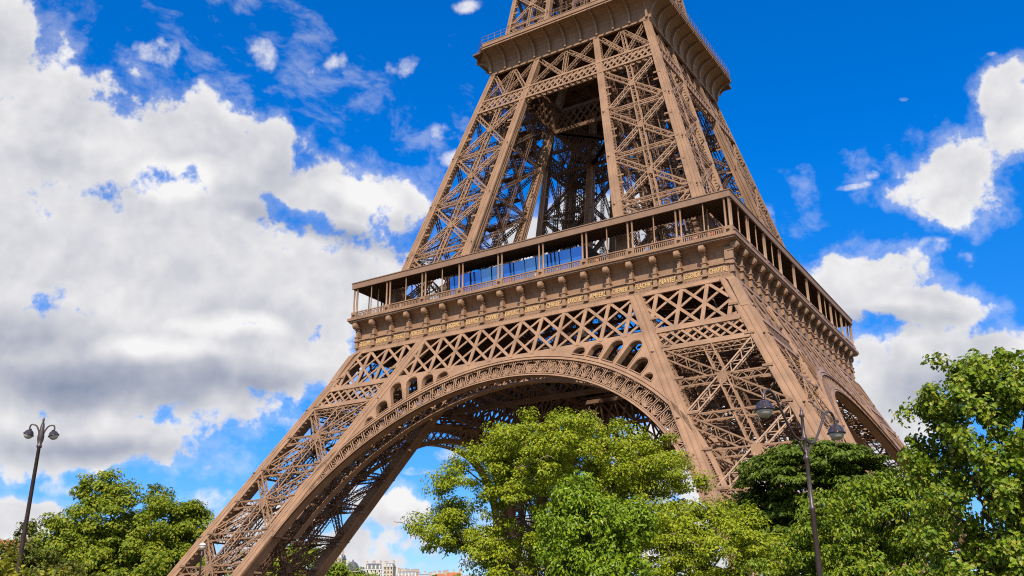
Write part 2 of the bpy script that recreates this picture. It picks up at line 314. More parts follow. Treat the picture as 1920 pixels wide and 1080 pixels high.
def rafter(mb, fw, fi, c, z0, z1, s, teeth=True, gus=()):
    dx, dy = IN[c]; def_q = []
    for z in (z0, z1):
        p = corner_pt(fw, fi, c, z); sz = s(z)
        def_q.append([p, p+Vector((dx*sz, 0, 0)), p+Vector((dx*sz, dy*sz, 0)), p+Vector((0, dy*sz, 0))])
    a, b = def_q
    if dx*dy < 0: pass
    mb.hexa(a, b) if dx*dy > 0 else mb.hexa(a[::-1], b[::-1])
    # raised edge strips on the two outward faces of this corner
    for e0, e1, nn in ((0, 1, Vector((0, -dy, 0))), (0, 3, Vector((-dx, 0, 0)))):
        for f in (0.09, 0.5, 0.91):
            q0 = a[e0].lerp(a[e1], f)+nn*0.03; q1 = b[e0].lerp(b[e1], f)+nn*0.03
            mb.bar(q0, q1, 0.30 if f != 0.5 else 0.10, 0.10, nn)
    if teeth:   # cleats along the edge that faces the bracing
        n = int((z1-z0)/0.7)
        for i in range(n):
            f = (i+0.5)/n
            for e, nn, dd in ((1, Vector((0, -dy, 0)), Vector((dx, 0, 0))), (3, Vector((-dx, 0, 0)), Vector((0, dy, 0)))):
                p = a[e].lerp(b[e], f)-nn*0.35; mb.bar(p, p+dd*0.14, 0.24, 0.4, nn)
    for zg in gus:  # node plates, a fan of three tongues
        for e, nn, dd in ((1, Vector((0, -dy, 0)), Vector((dx, 0, 0))), (3, Vector((-dx, 0, 0)), Vector((0, dy, 0)))):
            f = (zg-z0)/(z1-z0)
            if 0 < f < 1:
                p = a[e].lerp(b[e], f)-nn*0.12-dd*0.4
                for k in (-0.7, 0.7): mb.bar(p+Vector((0, 0, k)), p+Vector((0, 0, k*1.0))+dd*1.3, 0.30, 0.14, nn)

def face_pt(fw, fi, f, u, z, inset=0.0):
    c0, c1, n = FACES[f]; a = corner_pt(fw, fi, c0, z); b = corner_pt(fw, fi, c1, z)
    return a.lerp(b, u)-Vector(n)*inset
def xpanel(mb, fw, fi, f, z0, z1, m, W=0.95, D=0.75, mid=True, vert=True, inset=0.55, **kw):
    c0, c1, n = FACES[f]; nv = Vector(n)
    zm = (z0+z1)/2
    def P(side, z):
        wdt = (corner_pt(fw, fi, c0, z)-corner_pt(fw, fi, c1, z)).length; return face_pt(fw, fi, f, m/wdt if side == 0 else 1-m/wdt, z, inset)
    ctr = face_pt(fw, fi, f, 0.5, zm, inset)
    for a, b in (((0, z1-0.5), (1, z0+0.5)), ((1, z1-0.5), (0, z0+0.5))):
        p, q = P(*a), P(*b); c = p.lerp(q, 0.5)
        LG(mb, p, c, n, W, D, **kw); LG(mb, c, q, n, W, D, **kw)
    if mid: LG(mb, P(0, zm), P(1, zm), n, W*0.9, D*0.94, **kw)
    LG(mb, P(0, z0), P(1, z0), n, W*0.9, D*0.94, **kw)
    if vert: LG(mb, face_pt(fw, fi, f, .5, z0, inset), face_pt(fw, fi, f, .5, z1, inset), n, W*1.05, D*1.06, **kw)
    mb.bar(ctr+nv*0.5-Vector((0, 0, W*.5)), ctr+nv*0.5+Vector((0, 0, W*.5)), W*1.0, 0.10, n)

def stair(mb, p0, p1, wid, n, axis):              # zigzag flights between two levels
    p0 = Vector(p0); p1 = Vector(p1); ax = Vector(axis)
    for i in range(n):
        a = p0.lerp(p1, i/n)+ax*(wid/2 if i % 2 else -wid/2); b = p0.lerp(p1, (i+1)/n)+ax*(-wid/2 if i % 2 else wid/2)
        y = Vector((-ax.y, ax.x, 0))
        for s in (-0.6, 0.6):
            mb.bar(a+y*s, b+y*s, 0.25, 0.08, y); mb.bar(a+y*s+Vector((0, 0, 1.1)), b+y*s+Vector((0, 0, 1.1)), 0.09, 0.06, y)
            for k in range(5): q = a.lerp(b, (k+.5)/5)+y*s; mb.bar(q, q+Vector((0, 0, 1.1)), 0.05, 0.05, y)
        for k in range(8): q = a.lerp(b, (k+.5)/8); mb.bar(q-y*0.6, q+y*0.6, 0.3, 0.05, (0, 0, 1))
        mb.bar(b-y*1.0, b+y*1.0, 1.6, 0.12, (0, 0, 1))

def pillar(fw, fi, z0, z1, s, panels, faces_from, W, D, m, inner=True, label=None):
    zs = [z0, z1]
    br = MB(); bi = MB()
    for f in range(4):
        for (a, b) in panels:
            if f < 2 and b > faces_from: continue
            if f < 2: xpanel(br, fw, fi, f, a, b, m, W*1.38, D, mid=z0 < 50, rail=0.19, lace=0.10)
            else: xpanel(bi, fw, fi, f, a, b, m, W*0.9, D, mid=z0 < 50)
    for (a, b) in panels:                          # level frames across the pillar
        c = [corner_pt(fw, fi, k, a) for k in range(4)]
        LG(bi, c[0], c[2], (0, 0, 1), 0.7, 0.5, sides=False); LG(bi, c[1], c[3], (0, 0, 1), 0.7, 0.5, sides=False)
    root = br.obj('pillar', IRON, tower); bi.obj('inner_bracing', IRON_SHADE, root)
    if label: root['label'] = label
    nodes = [a for a, b in panels]+[(a+b)/2 for a, b in panels]
    for c in range(4):
        mb = MB(); rafter(mb, fw, fi, c, z0, z1, s, True, nodes); mb.obj('rafter', IRON, root)
    if inner:
        mb = MB()                                   # lift track and stair running up inside
        def mid(u, v, z):
            a = corner_pt(fw, fi, 0, z); b = corner_pt(fw, fi, 2, z); return Vector((a.x+(b.x-a.x)*u, a.y+(b.y-a.y)*v, z))
        for u, v in ((.36, .5), (.64, .5), (.5, .36), (.5, .64)):
            LG(mb, mid(u, v, z0), mid(u, v, z1), (0, -1, 0), 0.8, 0.8, pitch=1.1)
        k = int((z1-z0)/2.2)
        for i in range(k):
            z = z0+(z1-z0)*i/k
            mb.bar(mid(.34, .5, z), mid(.66, .5, z), 0.12, 0.08, (0, 0, 1)); mb.bar(mid(.5, .34, z), mid(.5, .66, z), 0.12, 0.08, (0, 0, 1))
            z2 = z0+(z1-z0)*(i+1)/k
            mb.bar(mid(.36, .5, z), mid(.64, .5, z2), 0.09, 0.07, (0, -1, 0)); mb.bar(mid(.64, .5, z), mid(.36, .5, z2), 0.09, 0.07, (0, -1, 0))
            mb.bar(mid(.2, .2, z), mid(.8, .2, z2), 0.08, 0.06, (0, -1, 0)); mb.bar(mid(.2, .8, z), mid(.2, .2, z2), 0.08, 0.06, (1, 0, 0))
            mb.bar(mid(.8, .8, z2), mid(.2, .8, z), 0.08, 0.06, (0, -1, 0))
        for u, v in ((.15, .3), (.3, .15), (.7, .25), (.25, .75)): mb.bar(mid(u, v, z0), mid(u, v, z1), 0.16, 0.16)
        mb.obj('lift_track', IRON_SHADE, root)
        st = MB(); stair(st, mid(.72, .72, z0), mid(.72, .72, z1), 4.2, int((z1-z0)/2.6), (1, 0, 0)); st.obj('stair', IRON_SHADE, root)
    return root
def four(o):
    out = [o]
    for k in (1, 2, 3):
        c = copy_tree(o, tower); c.rotation_euler = (0, 0, k*math.pi/2); out.append(c)
    return out

# lower and upper pillars
LOWP = [(2.9, 9.4), (9.4, 19.4), (19.4, 29.6), (29.6, 40.3), (40.3, 50.6)]
low = four(pillar(w_lo, wi_lo, GZ-0.3, 51.2, lambda z: 2.05, LOWP, 40.5, 0.92, 0.7, 2.0))
UPP = [(57.6, 69.3), (69.3, 79.8), (79.8, 90.4), (90.4, 100.6)]
upp = four(pillar(w_up, wi_up, 57.4, 110.5, lambda z: 1.05+(110-z)*0.016, UPP, 101, 0.70, 0.5, 1.4))
HIP = [(115.2, 122.5), (122.5, 130.5), (130.5, 138.5), (138.5, 147)]
hip = four(pillar(w_hi, wi_hi, 115.0, 147, lambda z: 0.85, HIP, 150, 0.5, 0.4, 0.9))

# ------------------------------------------------------------------ face girders between the pillars under the first gallery
def fy(z): return -w_lo(z)
N_LO = Vector((0, -1, 0.504)).normalized()
def Fp(x, z, d=0.0): return Vector((x, -w_lo(z)+d, z))
def strip(mb, x0, z0, x1, z1, w, h, d=0.0): mb.bar(Fp(x0, z0, d), Fp(x1, z1, d), w, h, N_LO)
def lattice_fill(mb, z0, z1, xl, xr, pitch, nspan, bw, bh, d, vert=None, back=True):
    # crossing diagonals clipped to the trapezium xl(z)..xr(z)
    H = z1-z0; run = pitch*nspan
    def clip(xa, za, xb, zb):
        t0, t1 = 0.0, 1.0
        for fn, sgn in ((xl, 1), (xr, -1)):
            fa = sgn*(xa-fn(za)); fb = sgn*(xb-fn(zb))
            if fa < 0 and fb < 0: return None
            if fa < 0: t0 = max(t0, fa/(fa-fb))
            elif fb < 0: t1 = min(t1, fa/(fa-fb))
        if t1-t0 < 0.04: return None
        L_ = lambda t: (xa+(xb-xa)*t, za+(zb-za)*t)
        return L_(t0)+L_(t1)
    i0 = int(math.floor((min(xl(z0), xl(z1))-run)/pitch)); i1 = int(math.ceil((max(xr(z0), xr(z1))+run)/pitch))
    for i in range(i0, i1+1):
        for sg in (-1, 1):
            q = clip(i*pitch, z1, i*pitch+sg*run, z0)
            if q:
                strip(mb, *q, bw, bh, d+(0.0 if sg > 0 else 0.13))
                if back: strip(mb, *q, bw*0.8, bh, d+1.5+(0.0 if sg > 0 else 0.13))
    if vert:
        for i in range(i0, i1+1):
            x = i*pitch
            q = clip(x, z1, x, z0)
            if q: strip(mb, *q, vert, bh, d-0.06)

ZT, ZM, ZB = 50.7, 43.9, 41.0
gm = MB()
xi_in = lambda z: wi_lo(z)+2.05
xo_in = lambda z: w_lo(z)-2.05
# middle span: verticals and double diagonals
lattice_fill(gm, ZM, ZT, lambda z: -wi_lo(z), lambda z: wi_lo(z), 3.80, 2, 0.44, 0.14, 0.10, vert=0.58, back=False)
strip(gm, -wi_lo(ZT)+0.0, ZT+0.2, wi_lo(ZT), ZT+0.2, 0.75, 0.2, 0.02)
for sg in (-1, 1):
    a = lambda z, s=sg: s*(xi_in(z)) if s > 0 else -xo_in(z)
    b = lambda z, s=sg: s*(xo_in(z)) if s > 0 else -xi_in(z)
    lattice_fill(gm, ZM, ZT, a, b, 3.80, 2, 0.44, 0.14, 0.10, vert=0.58, back=False)
    lattice_fill(gm, ZB, ZM-0.5, a, b, 1.62, 1.7, 0.34, 0.12, 0.12, back=False)
    for z, w in ((ZT+0.2, 0.75), (ZM, 0.95), (ZB-0.3, 0.85)):
        strip(gm, a(z), z, b(z), z, w, 0.22, 0.02); strip(gm, a(z), z, b(z), z, w, 0.22, 1.6)
    LG(gm, Fp(a(39.6), 39.6, 0.6), Fp(b(39.6), 39.6, 0.6), N_LO, 0.9, 0.7)
girders = four(gm.obj('lattice_girder', IRON, tower))

# spandrel plate with arched openings
RC, RI, RO = 3.8, 36.6, 39.85
ZC = 43.5                                   # underside line of the plate's plain upper band
def arc(r, a0, a1, n): return [(r*math.sin(a0+(a1-a0)*i/n), RC+r*math.cos(a0+(a1-a0)*i/n)) for i in range(n+1)]
def spandrel():
    mb = MB()
    # outer ends where the ring meets the inner plank
    aend = 0.30
    while RO*math.sin(aend) < wi_lo(RC+RO*math.cos(aend)) and aend < 1.2: aend += 0.004
    for sg in (-1, 1):
        a0 = 0.0
        lower = arc(RO-0.05, 0.0, aend, 40)
        zt = 44.3
        loop = [(x*sg, z) for x, z in lower]
        loop += [(wi_lo(z)*sg, z) for z in (lower[-1][1]+2, 38, 41, zt)]
        loop += [(0.0, zt)]
        holes = []
        for ad in (13.6, 17.3, 21.1, 25.0, 28.9, 32.7, 36.2):
            th = R(ad); ca, sa = math.cos(th), math.sin(th); hw = 1.10
            # how far out this slot may run
            r = RO+0.35; top = r
            while top < 60:
                x = top*sa; z = RC+top*ca
                if z+0.10 > ZC or x+hw*0.50 > wi_lo(z)-0.25: break
                top += 0.05
            ln = top-(RO+0.30)
            if ln < 0.6: continue
            h2 = min(hw, ln*0.8)
            pts = []
            r0 = RO+0.30
            pts += [(-h2, r0), (h2, r0)]
            cr = max(r0+0.05, top-h2)
            for i in range(11):
                t = math.pi*i/10; pts.append((h2*math.cos(t), cr+h2*math.sin(t)*min(1, (top-r0)/h2)))
            holes.append([((u*ca+v*sa)*sg, RC+v*ca-u*sa) for u, v in pts])
        if sg < 0: pass
        mb.plate([loop]+holes, 0.05, 0.30, fy)
        for h in holes:                       # raised rims and studs round each opening
            for k in range(len(h)):
                (x0, z0), (x1, z1) = h[k], h[(k+1) % len(h)]
                if math.hypot(x1-x0, z1-z0) > 0.05: mb.bar(Fp(x0, z0, 0.45), Fp(x1, z1, 0.45), 0.14, 0.9, N_LO)
    return mb
# arch: ring bands, fan tracery, soffit
ARCH_A = R(66)
am = MB()
def Ap(r, a, d=0.0):
    x = r*math.sin(a); z = RC+r*math.cos(a); return Fp(x, z, d)
def ring(mb, r0, r1, d0, d1, a0=-ARCH_A, a1=ARCH_A, n=84):
    rings = []
    for i in range(n+1):
        a = a0+(a1-a0)*i/n; rings.append([Ap(r0, a, d0), Ap(r1, a, d0), Ap(r1, a, d1), Ap(r0, a, d1)])
    mb.loft(rings)
ring(am, RI, RI+0.45, 0.0, 0.35); ring(am, RI, RI+0.12, -0.12, 1.7); ring(am, RI+0.33, RI+0.45, -0.10, 0.0)
ring(am, RO-0.55, RO, 0.0, 0.35, R(-44), R(44)); ring(am, RO-0.12, RO+0.02, -0.12, 0.45, R(-44), R(44)); ring(am, RO-0.55, RO-0.43, -0.10, 0.0, R(-44), R(44))
ring(am, RO-0.55, RO, 0.0, 0.35, R(44), ARCH_A, 24); ring(am, RO-0.55, RO, 0.0, 0.35, -ARCH_A, R(-44), 24)
ring(am, RI, RI+0.9, 4.9, 5.2); ring(am, RI, RI+0.12, 4.0, 4.9); ring(am, RO-0.7, RO+0.3, 4.9, 5.2)
nl = 46
for i in range(nl):                                   # lacing between the front and the rear rings
    a = -ARCH_A+2*ARCH_A*i/nl; b = -ARCH_A+2*ARCH_A*(i+1)/nl
    am.bar(Ap(RO-0.2, a, 0.4), Ap(RO-0.2, b, 4.9), 0.22, 0.15, (0, 0, 1)); am.bar(Ap(RO-0.2, b, 0.4), Ap(RO-0.2, a, 4.9), 0.22, 0.15, (0, 0, 1))
    am.bar(Ap(RI+0.7, a, 5.0), Ap(RO-0.5, b, 5.0), 0.25, 0.15, N_LO); am.bar(Ap(RO-0.5, a, 5.0), Ap(RI+0.7, b, 5.0), 0.25, 0.15, N_LO)
arch = am.obj('arch', IRON, tower)
spandrel().obj('spandrel_plate', IRON, arch)
tm = MB(); NU = 43; R0, R1 = RI+0.40, RO-0.5
for i in range(NU+1):
    a = -ARCH_A+2*ARCH_A*i/NU; da = 2*ARCH_A/NU
    for o in (-0.16, 0.16): tm.bar(Ap(R0, a+o/38, 0.18), Ap(R1, a+o/38, 0.18), 0.13, 0.10, N_LO)
    if i == NU: break
    c = a+da/2; hw = 0.78
    def U(u, v, d=0.18): return Ap(R0+v, c+u/38.0, d)
    fan = [(math.cos(math.pi*k/12)*hw, 0.62+math.sin(math.pi*k/12)*0.98) for k in range(13)]
    for k in (0, 2, 4, 6, 8, 10, 12): tm.bar(U(0, 0.02), U(*fan[k]), 0.12, 0.07, N_LO)
    for sx in (-1, 1):
        for cx, cv, rr in ((0.66, R1-R0-0.27, 0.20), (0.27, R1-R0-0.22, 0.14)):
            pr = [(sx*(cx+rr*math.cos(t*math.pi/3.5)), cv+rr*math.sin(t*math.pi/3.5)) for t in range(7)]
            for k in range(6): tm.bar(U(*pr[k]), U(*pr[k+1]), 0.065, 0.07, N_LO)
tm.obj('fan_tracery', IRON, arch)
arches = four(arch)

# ------------------------------------------------------------------ first gallery: deck, frieze with names, balustrade, roof
dk = MB()
def annulus(mb, o, i, z0, z1):
    for lo, hi in (((-o, -o), (o, -i)), ((-o, i), (o, o)), ((-o, -i), (-i, i)), ((i, -i), (o, i))):
        mb.box((lo[0], lo[1], z0), (hi[0], hi[1], z1))
annulus(dk, 33.2, 14.0, 56.2, 56.75)
for k in range(-8, 9):                                # trusses that carry the deck
    for y in (-1, 1):
        x = k*4.0
        LG(dk, (x, y*33.0, 54.6), (x, y*14.5, 54.6), (0, 0, 1), 0.5, 2.4, pitch=2.2) if abs(x) < 33 else None
        if abs(x) > 14: continue
        LG(dk, (y*33.0, x, 54.6), (y*14.5, x, 54.6), (0, 0, 1), 0.5, 2.4, pitch=2.2)
for q in (-29, -24, -19, 19, 24, 29):
    LG(dk, (-33, q, 53.4), (33, q, 53.4), (0, 1, 0), 4.4, 0.6, rail=0.4, lace=0.26, pitch=3.0, sides=False)
    LG(dk, (q, -33, 53.4), (q, 33, 53.4), (1, 0, 0), 4.4, 0.6, rail=0.4, lace=0.26, pitch=3.0, sides=False)
dk.obj('deck', IRON_SHADE, tower)
# deep inner belt between the inner faces of the pillars
ib = MB()
for z0, z1 in ((41.0, 50.5),):
    n = 12; wi = wi_lo(46)
    for i in range(n):
        x0 = -wi+2*wi*i/n; x1 = -wi+2*wi*(i+1)/n
        for za, zb in ((z0, (z0+z1)/2), ((z0+z1)/2, z1)):
            ib.bar((x0, -wi_lo(za), za), (x1, -wi_lo(zb), zb), 0.34, 0.25); ib.bar((x1, -wi_lo(za), za), (x0, -wi_lo(zb), zb), 0.34, 0.25)
        ib.bar((x0, -wi_lo(z0), z0), (x0, -wi_lo(z1), z1), 0.35, 0.3)
    for z in (z0, (z0+z1)/2, z1): ib.bar((-wi, -wi_lo(z), z), (wi, -wi_lo(z), z), 0.8, 0.5)
for s in (-1, 1):                                     # bracing from the face arch back to the inner belt
    for k in range(7):
        x = s*(2.5+k*3.1); ib.bar((x, -wi_lo(42)+0.3, 42), (x*1.15, -w_lo(43)+5.0, 43.2), 0.4, 0.4, (0, 0, 1)); ib.bar((x, -wi_lo(50)+0.3, 50), (x*1.05, -w_lo(43)+5.0, 43.5), 0.3, 0.3, (1, 0, 0))
        ib.bar((x, -wi_lo(42)+0.3, 42.1), (x*1.15+s*3.1, -w_lo(43)+5.0, 43.3), 0.25, 0.25, (0, 0, 1))
four(ib.obj('inner_girder', IRON_SHADE, tower))

WF = 33.9                                              # frieze wall
fr = MB()
prof = [(WF, 51.1), (WF, 53.3), (WF-0.55, 53.42), (WF-0.55, 54.6), (WF-0.45, 55.2), (WF-0.15, 55.8), (WF+0.6, 56.35)]
fr.loft([[(-w, -w, z), (w, -w, z)] for w, z in prof], close=False, caps=False)
def edgebar(mb, w, z0, z1, t):                         # moulding along the side, mitred at its right-hand end
    mb.hexa([(-w, -w, z0), (w, -w, z0), (w-t, -w+t, z0), (-w+t, -w+t, z0)], [(-w, -w, z1), (w, -w, z1), (w-t, -w+t, z1), (-w+t, -w+t, z1)])
edgebar(fr, WF+0.22, 51.0, 51.55, 0.6); edgebar(fr, WF+0.12, 51.55, 51.75, 0.5); edgebar(fr, WF+0.20, 53.22, 53.42, 0.6)
edgebar(fr, 35.35, 56.72, 57.18, 2.2); edgebar(fr, 35.15, 56.45, 56.72, 2.0); edgebar(fr, 34.95, 56.3, 56.45, 1.6)
B18 = 2*WF/18
for i in range(18):
    x = -WF+B18*(i+0.36)
    fr.tube([(x, -WF+0.54, 53.45), (x+0.08, -WF+0.54, 54.5), (x-0.1, -WF+0.30, 55.55)], 0.05, 5)
    for k in range(5): fr.box((-WF+B18*(i+0.15+0.16*k), -WF-0.26, 51.56), (-WF+B18*(i+0.15+0.16*k)+0.3, -WF-0.1, 51.70))
frieze = fr.obj('frieze', IRON, tower)
def console():
    mb = MB()
    mb.box((-0.40, -WF-0.50, 51.76), (0.40, -WF+0.1, 52.1)); mb.box((-0.30, -WF-0.44, 52.1), (0.30, -WF+0.1, 52.95))
    mb.box((-0.50, -WF-0.62, 52.95), (0.50, -WF+0.1, 53.12)); mb.box((-0.33, -WF-0.48, 53.12), (0.33, -WF+0.7, 53.7)); mb.box((-0.46, -WF-0.58, 53.7), (0.46, -WF+0.6, 53.84))
    mb.loft([[(-0.23, -WF-0.42-d, z), (0.23, -WF-0.42-d, z), (0.23, -WF+0.8, z), (-0.23, -WF+0.8, z)] for d, z in ((0, 53.84), (0, 54.7), (0.06, 55.2), (0.2, 55.6))])
    mb.box((-0.32, -WF-0.62, 55.02), (0.32, -WF+0.3, 55.14))
    cy, cz = -WF-0.72, 55.80
    for r, x in ((0.60, 0.36), (0.44, 0.44), (0.17, 0.50)):
        mb.loft([[(sx*x, cy+r*math.cos(2*math.pi*k/18), cz+r*math.sin(2*math.pi*k/18)) for k in range(18)] for sx in (-1, 1)])
    mb.loft([[(-0.30, -WF-0.95, z), (0.30, -WF-0.95, z), (0.30, -WF+0.6, z), (-0.30, -WF+0.6, z)] for z in (56.05, 56.42)])
    return mb.mesh('console', IRON)
cme = console()
for i in range(18):
    o = link('console', cme, frieze); o.location = (-WF+B18*(i+(0.02 if i == 0 else 0)), 0, 0)
friezes = four(frieze)
NAMES = ['SEGUIN', 'LALANDE', 'TRESCA', 'PONCELET', 'BRESSE', 'LAGRANGE', 'BELANGER', 'CUVIER', 'LAPLACE', 'DULONG', 'CHASLES', 'LAVOISIER', 'AMPERE', 'CHEVREUL', 'FLACHAT', 'NAVIER', 'LEGENDRE', 'CHAPTAL']
for i, nm in enumerate(NAMES):                         # gilded names on the front frieze
    cu = bpy.data.curves.new('name_lettering', 'FONT'); cu.body = nm; cu.size = 1.12; cu.align_x = 'CENTER'; cu.extrude = 0.03; cu.offset = 0.004; cu.space_character = 1.12; cu.resolution_u = 3
    t = bpy.data.objects.new('name_lettering', cu); C.objects.link(t)
    bpy.context.view_layer.update()
    me = bpy.data.meshes.new_from_object(t.evaluated_get(bpy.context.evaluated_depsgraph_get())); bpy.data.objects.remove(t)
    xs = [v.co.x for v in me.vertices]; wdt = max(xs)-min(xs); sx = min(1.0, 2.7/wdt)
    me.transform(Matrix.Translation((-WF+B18*(i+0.5), -WF-0.05, 52.08)) @ Matrix.Rotation(math.pi/2, 4, 'X') @ Matrix.Diagonal((sx, 1, 1, 1)))
    me.materials.clear(); me.materials.append(GOLD)
    link('name_lettering', me, frieze)

# gallery: roof slab (part) with ceiling, posts and balustrade
WG, ZR0, ZR1 = 34.95, 62.75, 63.75
rf = MB()
def side_slab(mb, wo, wi, z0, z1):
    mb.hexa([(-wo, -wo, z0), (wo, -wo, z0), (wi, -wi, z0), (-wi, -wi, z0)], [(-wo, -wo, z1), (wo, -wo, z1), (wi, -wi, z1), (-wi, -wi, z1)])
side_slab(rf, WG, WG-0.25, ZR0, ZR1); side_slab(rf, WG+0.10, WG-0.2, ZR1, ZR1+0.14); side_slab(rf, WG-0.25, 30.2, ZR0+0.45, ZR1-0.1)
gal = rf.obj('gallery', GREY_IRON, tower)
ce = MB(); side_slab(ce, WG-0.3, 30.3, ZR0+0.30, ZR0+0.42)
k = 0
while k < 120:
    x = -WG+0.6+k*0.58
    if x > WG-0.6: break
    d = max(0.35, abs(x)-28.8+0.0)
    y1 = -30.4 if abs(x) < 30.4 else -abs(x)
    if -WG+0.3 < y1-0.2: ce.box((x-0.07, -WG+0.3, ZR0+0.12), (x+0.07, y1, ZR0+0.30))
    k += 1
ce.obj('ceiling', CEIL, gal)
pm = {}
def post(r):
    if r not in pm:
        mb = MB(); mb.lathe((0, 0, 0), [(r*1.5, 57.18), (r*1.5, 57.5), (r, 57.6), (r, ZR0-0.25), (r*1.35, ZR0-0.15), (r*1.35, ZR0-0.002)], 10); pm[r] = mb.mesh('post', IRON, True)
    return pm[r]
WP = 34.55; IV = 2*WP/9
for i in range(10):
    for o in (-0.36, 0.36):
        x = -WP+IV*i+o
        if i == 0: x += 0.30
        if i == 9: x -= 0.30
        p_ = link('post', post(0.155), gal); p_.location = (x, -WP, 0)
    if i < 9 and i not in (3, 4, 5): p_ = link('post', post(0.10), gal); p_.location = (-WP+IV*(i+0.5), -WP, 0)
    if i < 9:
        p_ = link('post', post(0.105), gal); p_.location = (-WP+IV*i+2.0, -30.6, 0)
        p_ = link('post', post(0.105), gal); p_.location = (-WP+IV*i+5.9, -30.6, 0)
bl = MB(); side_slab(bl, 34.85, 34.62, 58.22, 58.38); side_slab(bl, 34.83, 34.64, 57.18, 57.36); side_slab(bl, 34.80, 34.67, 57.98, 58.06)
n = 216
for i in range(n):
    x = -34.6+69.2*(i+.5)/n; bl.box((x-0.065, -34.79, 57.36), (x+0.065, -34.68, 57.98))
for i in range(10):
    x = -WP+IV*i+(0.3 if i == 0 else -0.3 if i == 9 else 0); bl.box((x-0.62, -34.90, 57.18), (x+0.62, -34.60, 58.36)); bl.lathe((x, -34.92, 57.78), [(0.30, -0.01), (0.30, 0.01)], 12)
bl.obj('balustrade', IRON, gal)
gals = four(gal)

# glass pavilion behind the front balustrade
gx0, gx1, gy = -15.2, 10.2, -32.7
pv = MB()
pv.hexa([(gx0+1, gy+0.9, 57.0), (gx1, gy+0.9, 57.0), (gx1, -24, 57.0), (gx0+1, -24, 57.0)], [(gx0, gy+0.3, 61.7), (gx1+0.6, gy+0.3, 61.7), (gx1+0.6, -24, 61.7), (gx0, -24, 61.7)])
pav = pv.obj('glass_pavilion', MULL, tower)
for i in range(12):
    a = gx0+(gx1-gx0)*i/12+0.09; b = gx0+(gx1-gx0)*(i+1)/12-0.09; mb = MB(); t = random.Random(i).uniform(-0.12, 0.12)
    mb.hexa([(a, gy+0.42, 57.1), (b, gy+0.42+t, 57.1), (b, gy+0.5+t, 57.1), (a, gy+0.5, 57.1)], [(a, gy-0.02, 61.6), (b, gy-0.02+t, 61.6), (b, gy+0.06+t, 61.6), (a, gy+0.06, 61.6)])
    mb.obj('glass_pane', GLASS, pav)
kk = MB()                                              # kiosks and machinery on the deck
for x, y, w_, d_, h_ in ((-27, -27.5, 4.5, 3, 3.2), (15.5, -28, 3.0, 3, 2.6), (27.0, -27.0, 5, 3.5, 3.0), (29, 5, 3, 6, 3.2), (-24, 22, 6, 4, 4)):
    kk.loft([[(x-w_/2, y-d_/2, 57), (x+w_/2, y-d_/2, 57), (x+w_/2, y+d_/2, 57), (x-w_/2, y+d_/2, 57)], [(x-w_/2*.8, y-d_/2*.8, 57+h_), (x+w_/2*.8, y-d_/2*.8, 57+h_), (x+w_/2*.8, y+d_/2*.8, 57+h_), (x-w_/2*.8, y+d_/2*.8, 57+h_)]])
    kk.box((x-w_/2*.95, y-d_/2*.95, 57+h_), (x+w_/2*.95, y+d_/2*.95, 57+h_+0.25))
kk.obj('kiosk', GREY_IRON, tower)

# flared corner brackets where the frieze meets the pillars
cb = MB()
pts = [(34.15, 51.1), (34.9, 50.4), (35.9, 48.2), (37.0, 45.6)]
cb.loft([[(w, -w, z), (w-1.3, -w, z), (w-1.3, -w+1.3, z), (w, -w+1.3, z)] for w, z in pts][::-1])
four(cb.obj('corner_bracket', IRON, tower))

# ------------------------------------------------------------------ upper belt and truss under the second gallery
def fyu(x, z, d=0.0): return Vector((x, -w_up(z)+d, z))
N_UP = Vector((0, -1, 0.268)).normalized()
ub = MB()
zb0, zb1 = 100.9, 103.6
xw = w_up(102.2)
for d in (0.05, 1.1):
    for z in (zb0, zb1): ub.bar(fyu(-w_up(z)+0.8, z, d), fyu(w_up(z)-0.8, z, d), 0.42, 0.30, N_UP)
    npan = 30; pit = 2*(xw-1.0)/npan
    for i in range(-1, npan):
        for sg in (0, 1):
            xa = -xw+1.0+pit*i; xb = xa+pit*2
            if sg: xa, xb = xb, xa
            za, zb_ = zb0, zb1
            lim = xw-0.9
            t0 = 0.0; t1 = 1.0
            if min(xa, xb) < -lim or max(xa, xb) > lim:
                if xa < -lim: t0 = (-lim-xa)/(xb-xa)
                if xa > lim: t0 = (lim-xa)/(xb-xa)
                if xb < -lim: t1 = (-lim-xa)/(xb-xa)
                if xb > lim: t1 = (lim-xa)/(xb-xa)
            ub.bar(fyu(xa+(xb-xa)*t0, za+(zb_-za)*t0, d+0.08*sg), fyu(xa+(xb-xa)*t1, za+(zb_-za)*t1, d+0.08*sg), 0.30, 0.10, N_UP)
def wtruss(mb, xl0, xr0, xl1, xr1, z0, z1):
    xm0, xm1 = (xl0+xr0)/2, (xl1+xr1)/2
    q = lambda x, z: fyu(x, z, 0.6)
    LG(mb, q(xm0, z0), q(xm1, z1), N_UP, 0.75, 0.6); 
    for a, b in (((xl1, z1), (xm0, z0)), ((xm1, z1), (xl0, z0)), ((xm1, z1), (xr0, z0)), ((xr1, z1), (xm0, z0))):
        LG(mb, q(*a), q(*b), N_UP, 0.72, 0.6)
z0, z1 = 103.9, 110.2
for s in (-1, 1):
    wtruss(ub, *( (wi_up(z0)+1.3, w_up(z0)-1.1, wi_up(z1)+1.2, w_up(z1)-1.0) if s > 0 else (-w_up(z0)+1.1, -wi_up(z0)-1.3, -w_up(z1)+1.0, -wi_up(z1)-1.2)), z0, z1)
wtruss(ub, -wi_up(z0), wi_up(z0), -wi_up(z1), wi_up(z1), z0, z1)
ubelt = ub.obj('lattice_girder', IRON, tower); four(ubelt)
iu = MB()                                              # the same belt round the inner faces
for z in (99.0, 104.0): iu.bar((-17, -wi_up(z), z), (17, -wi_up(z), z), 0.7, 0.5)
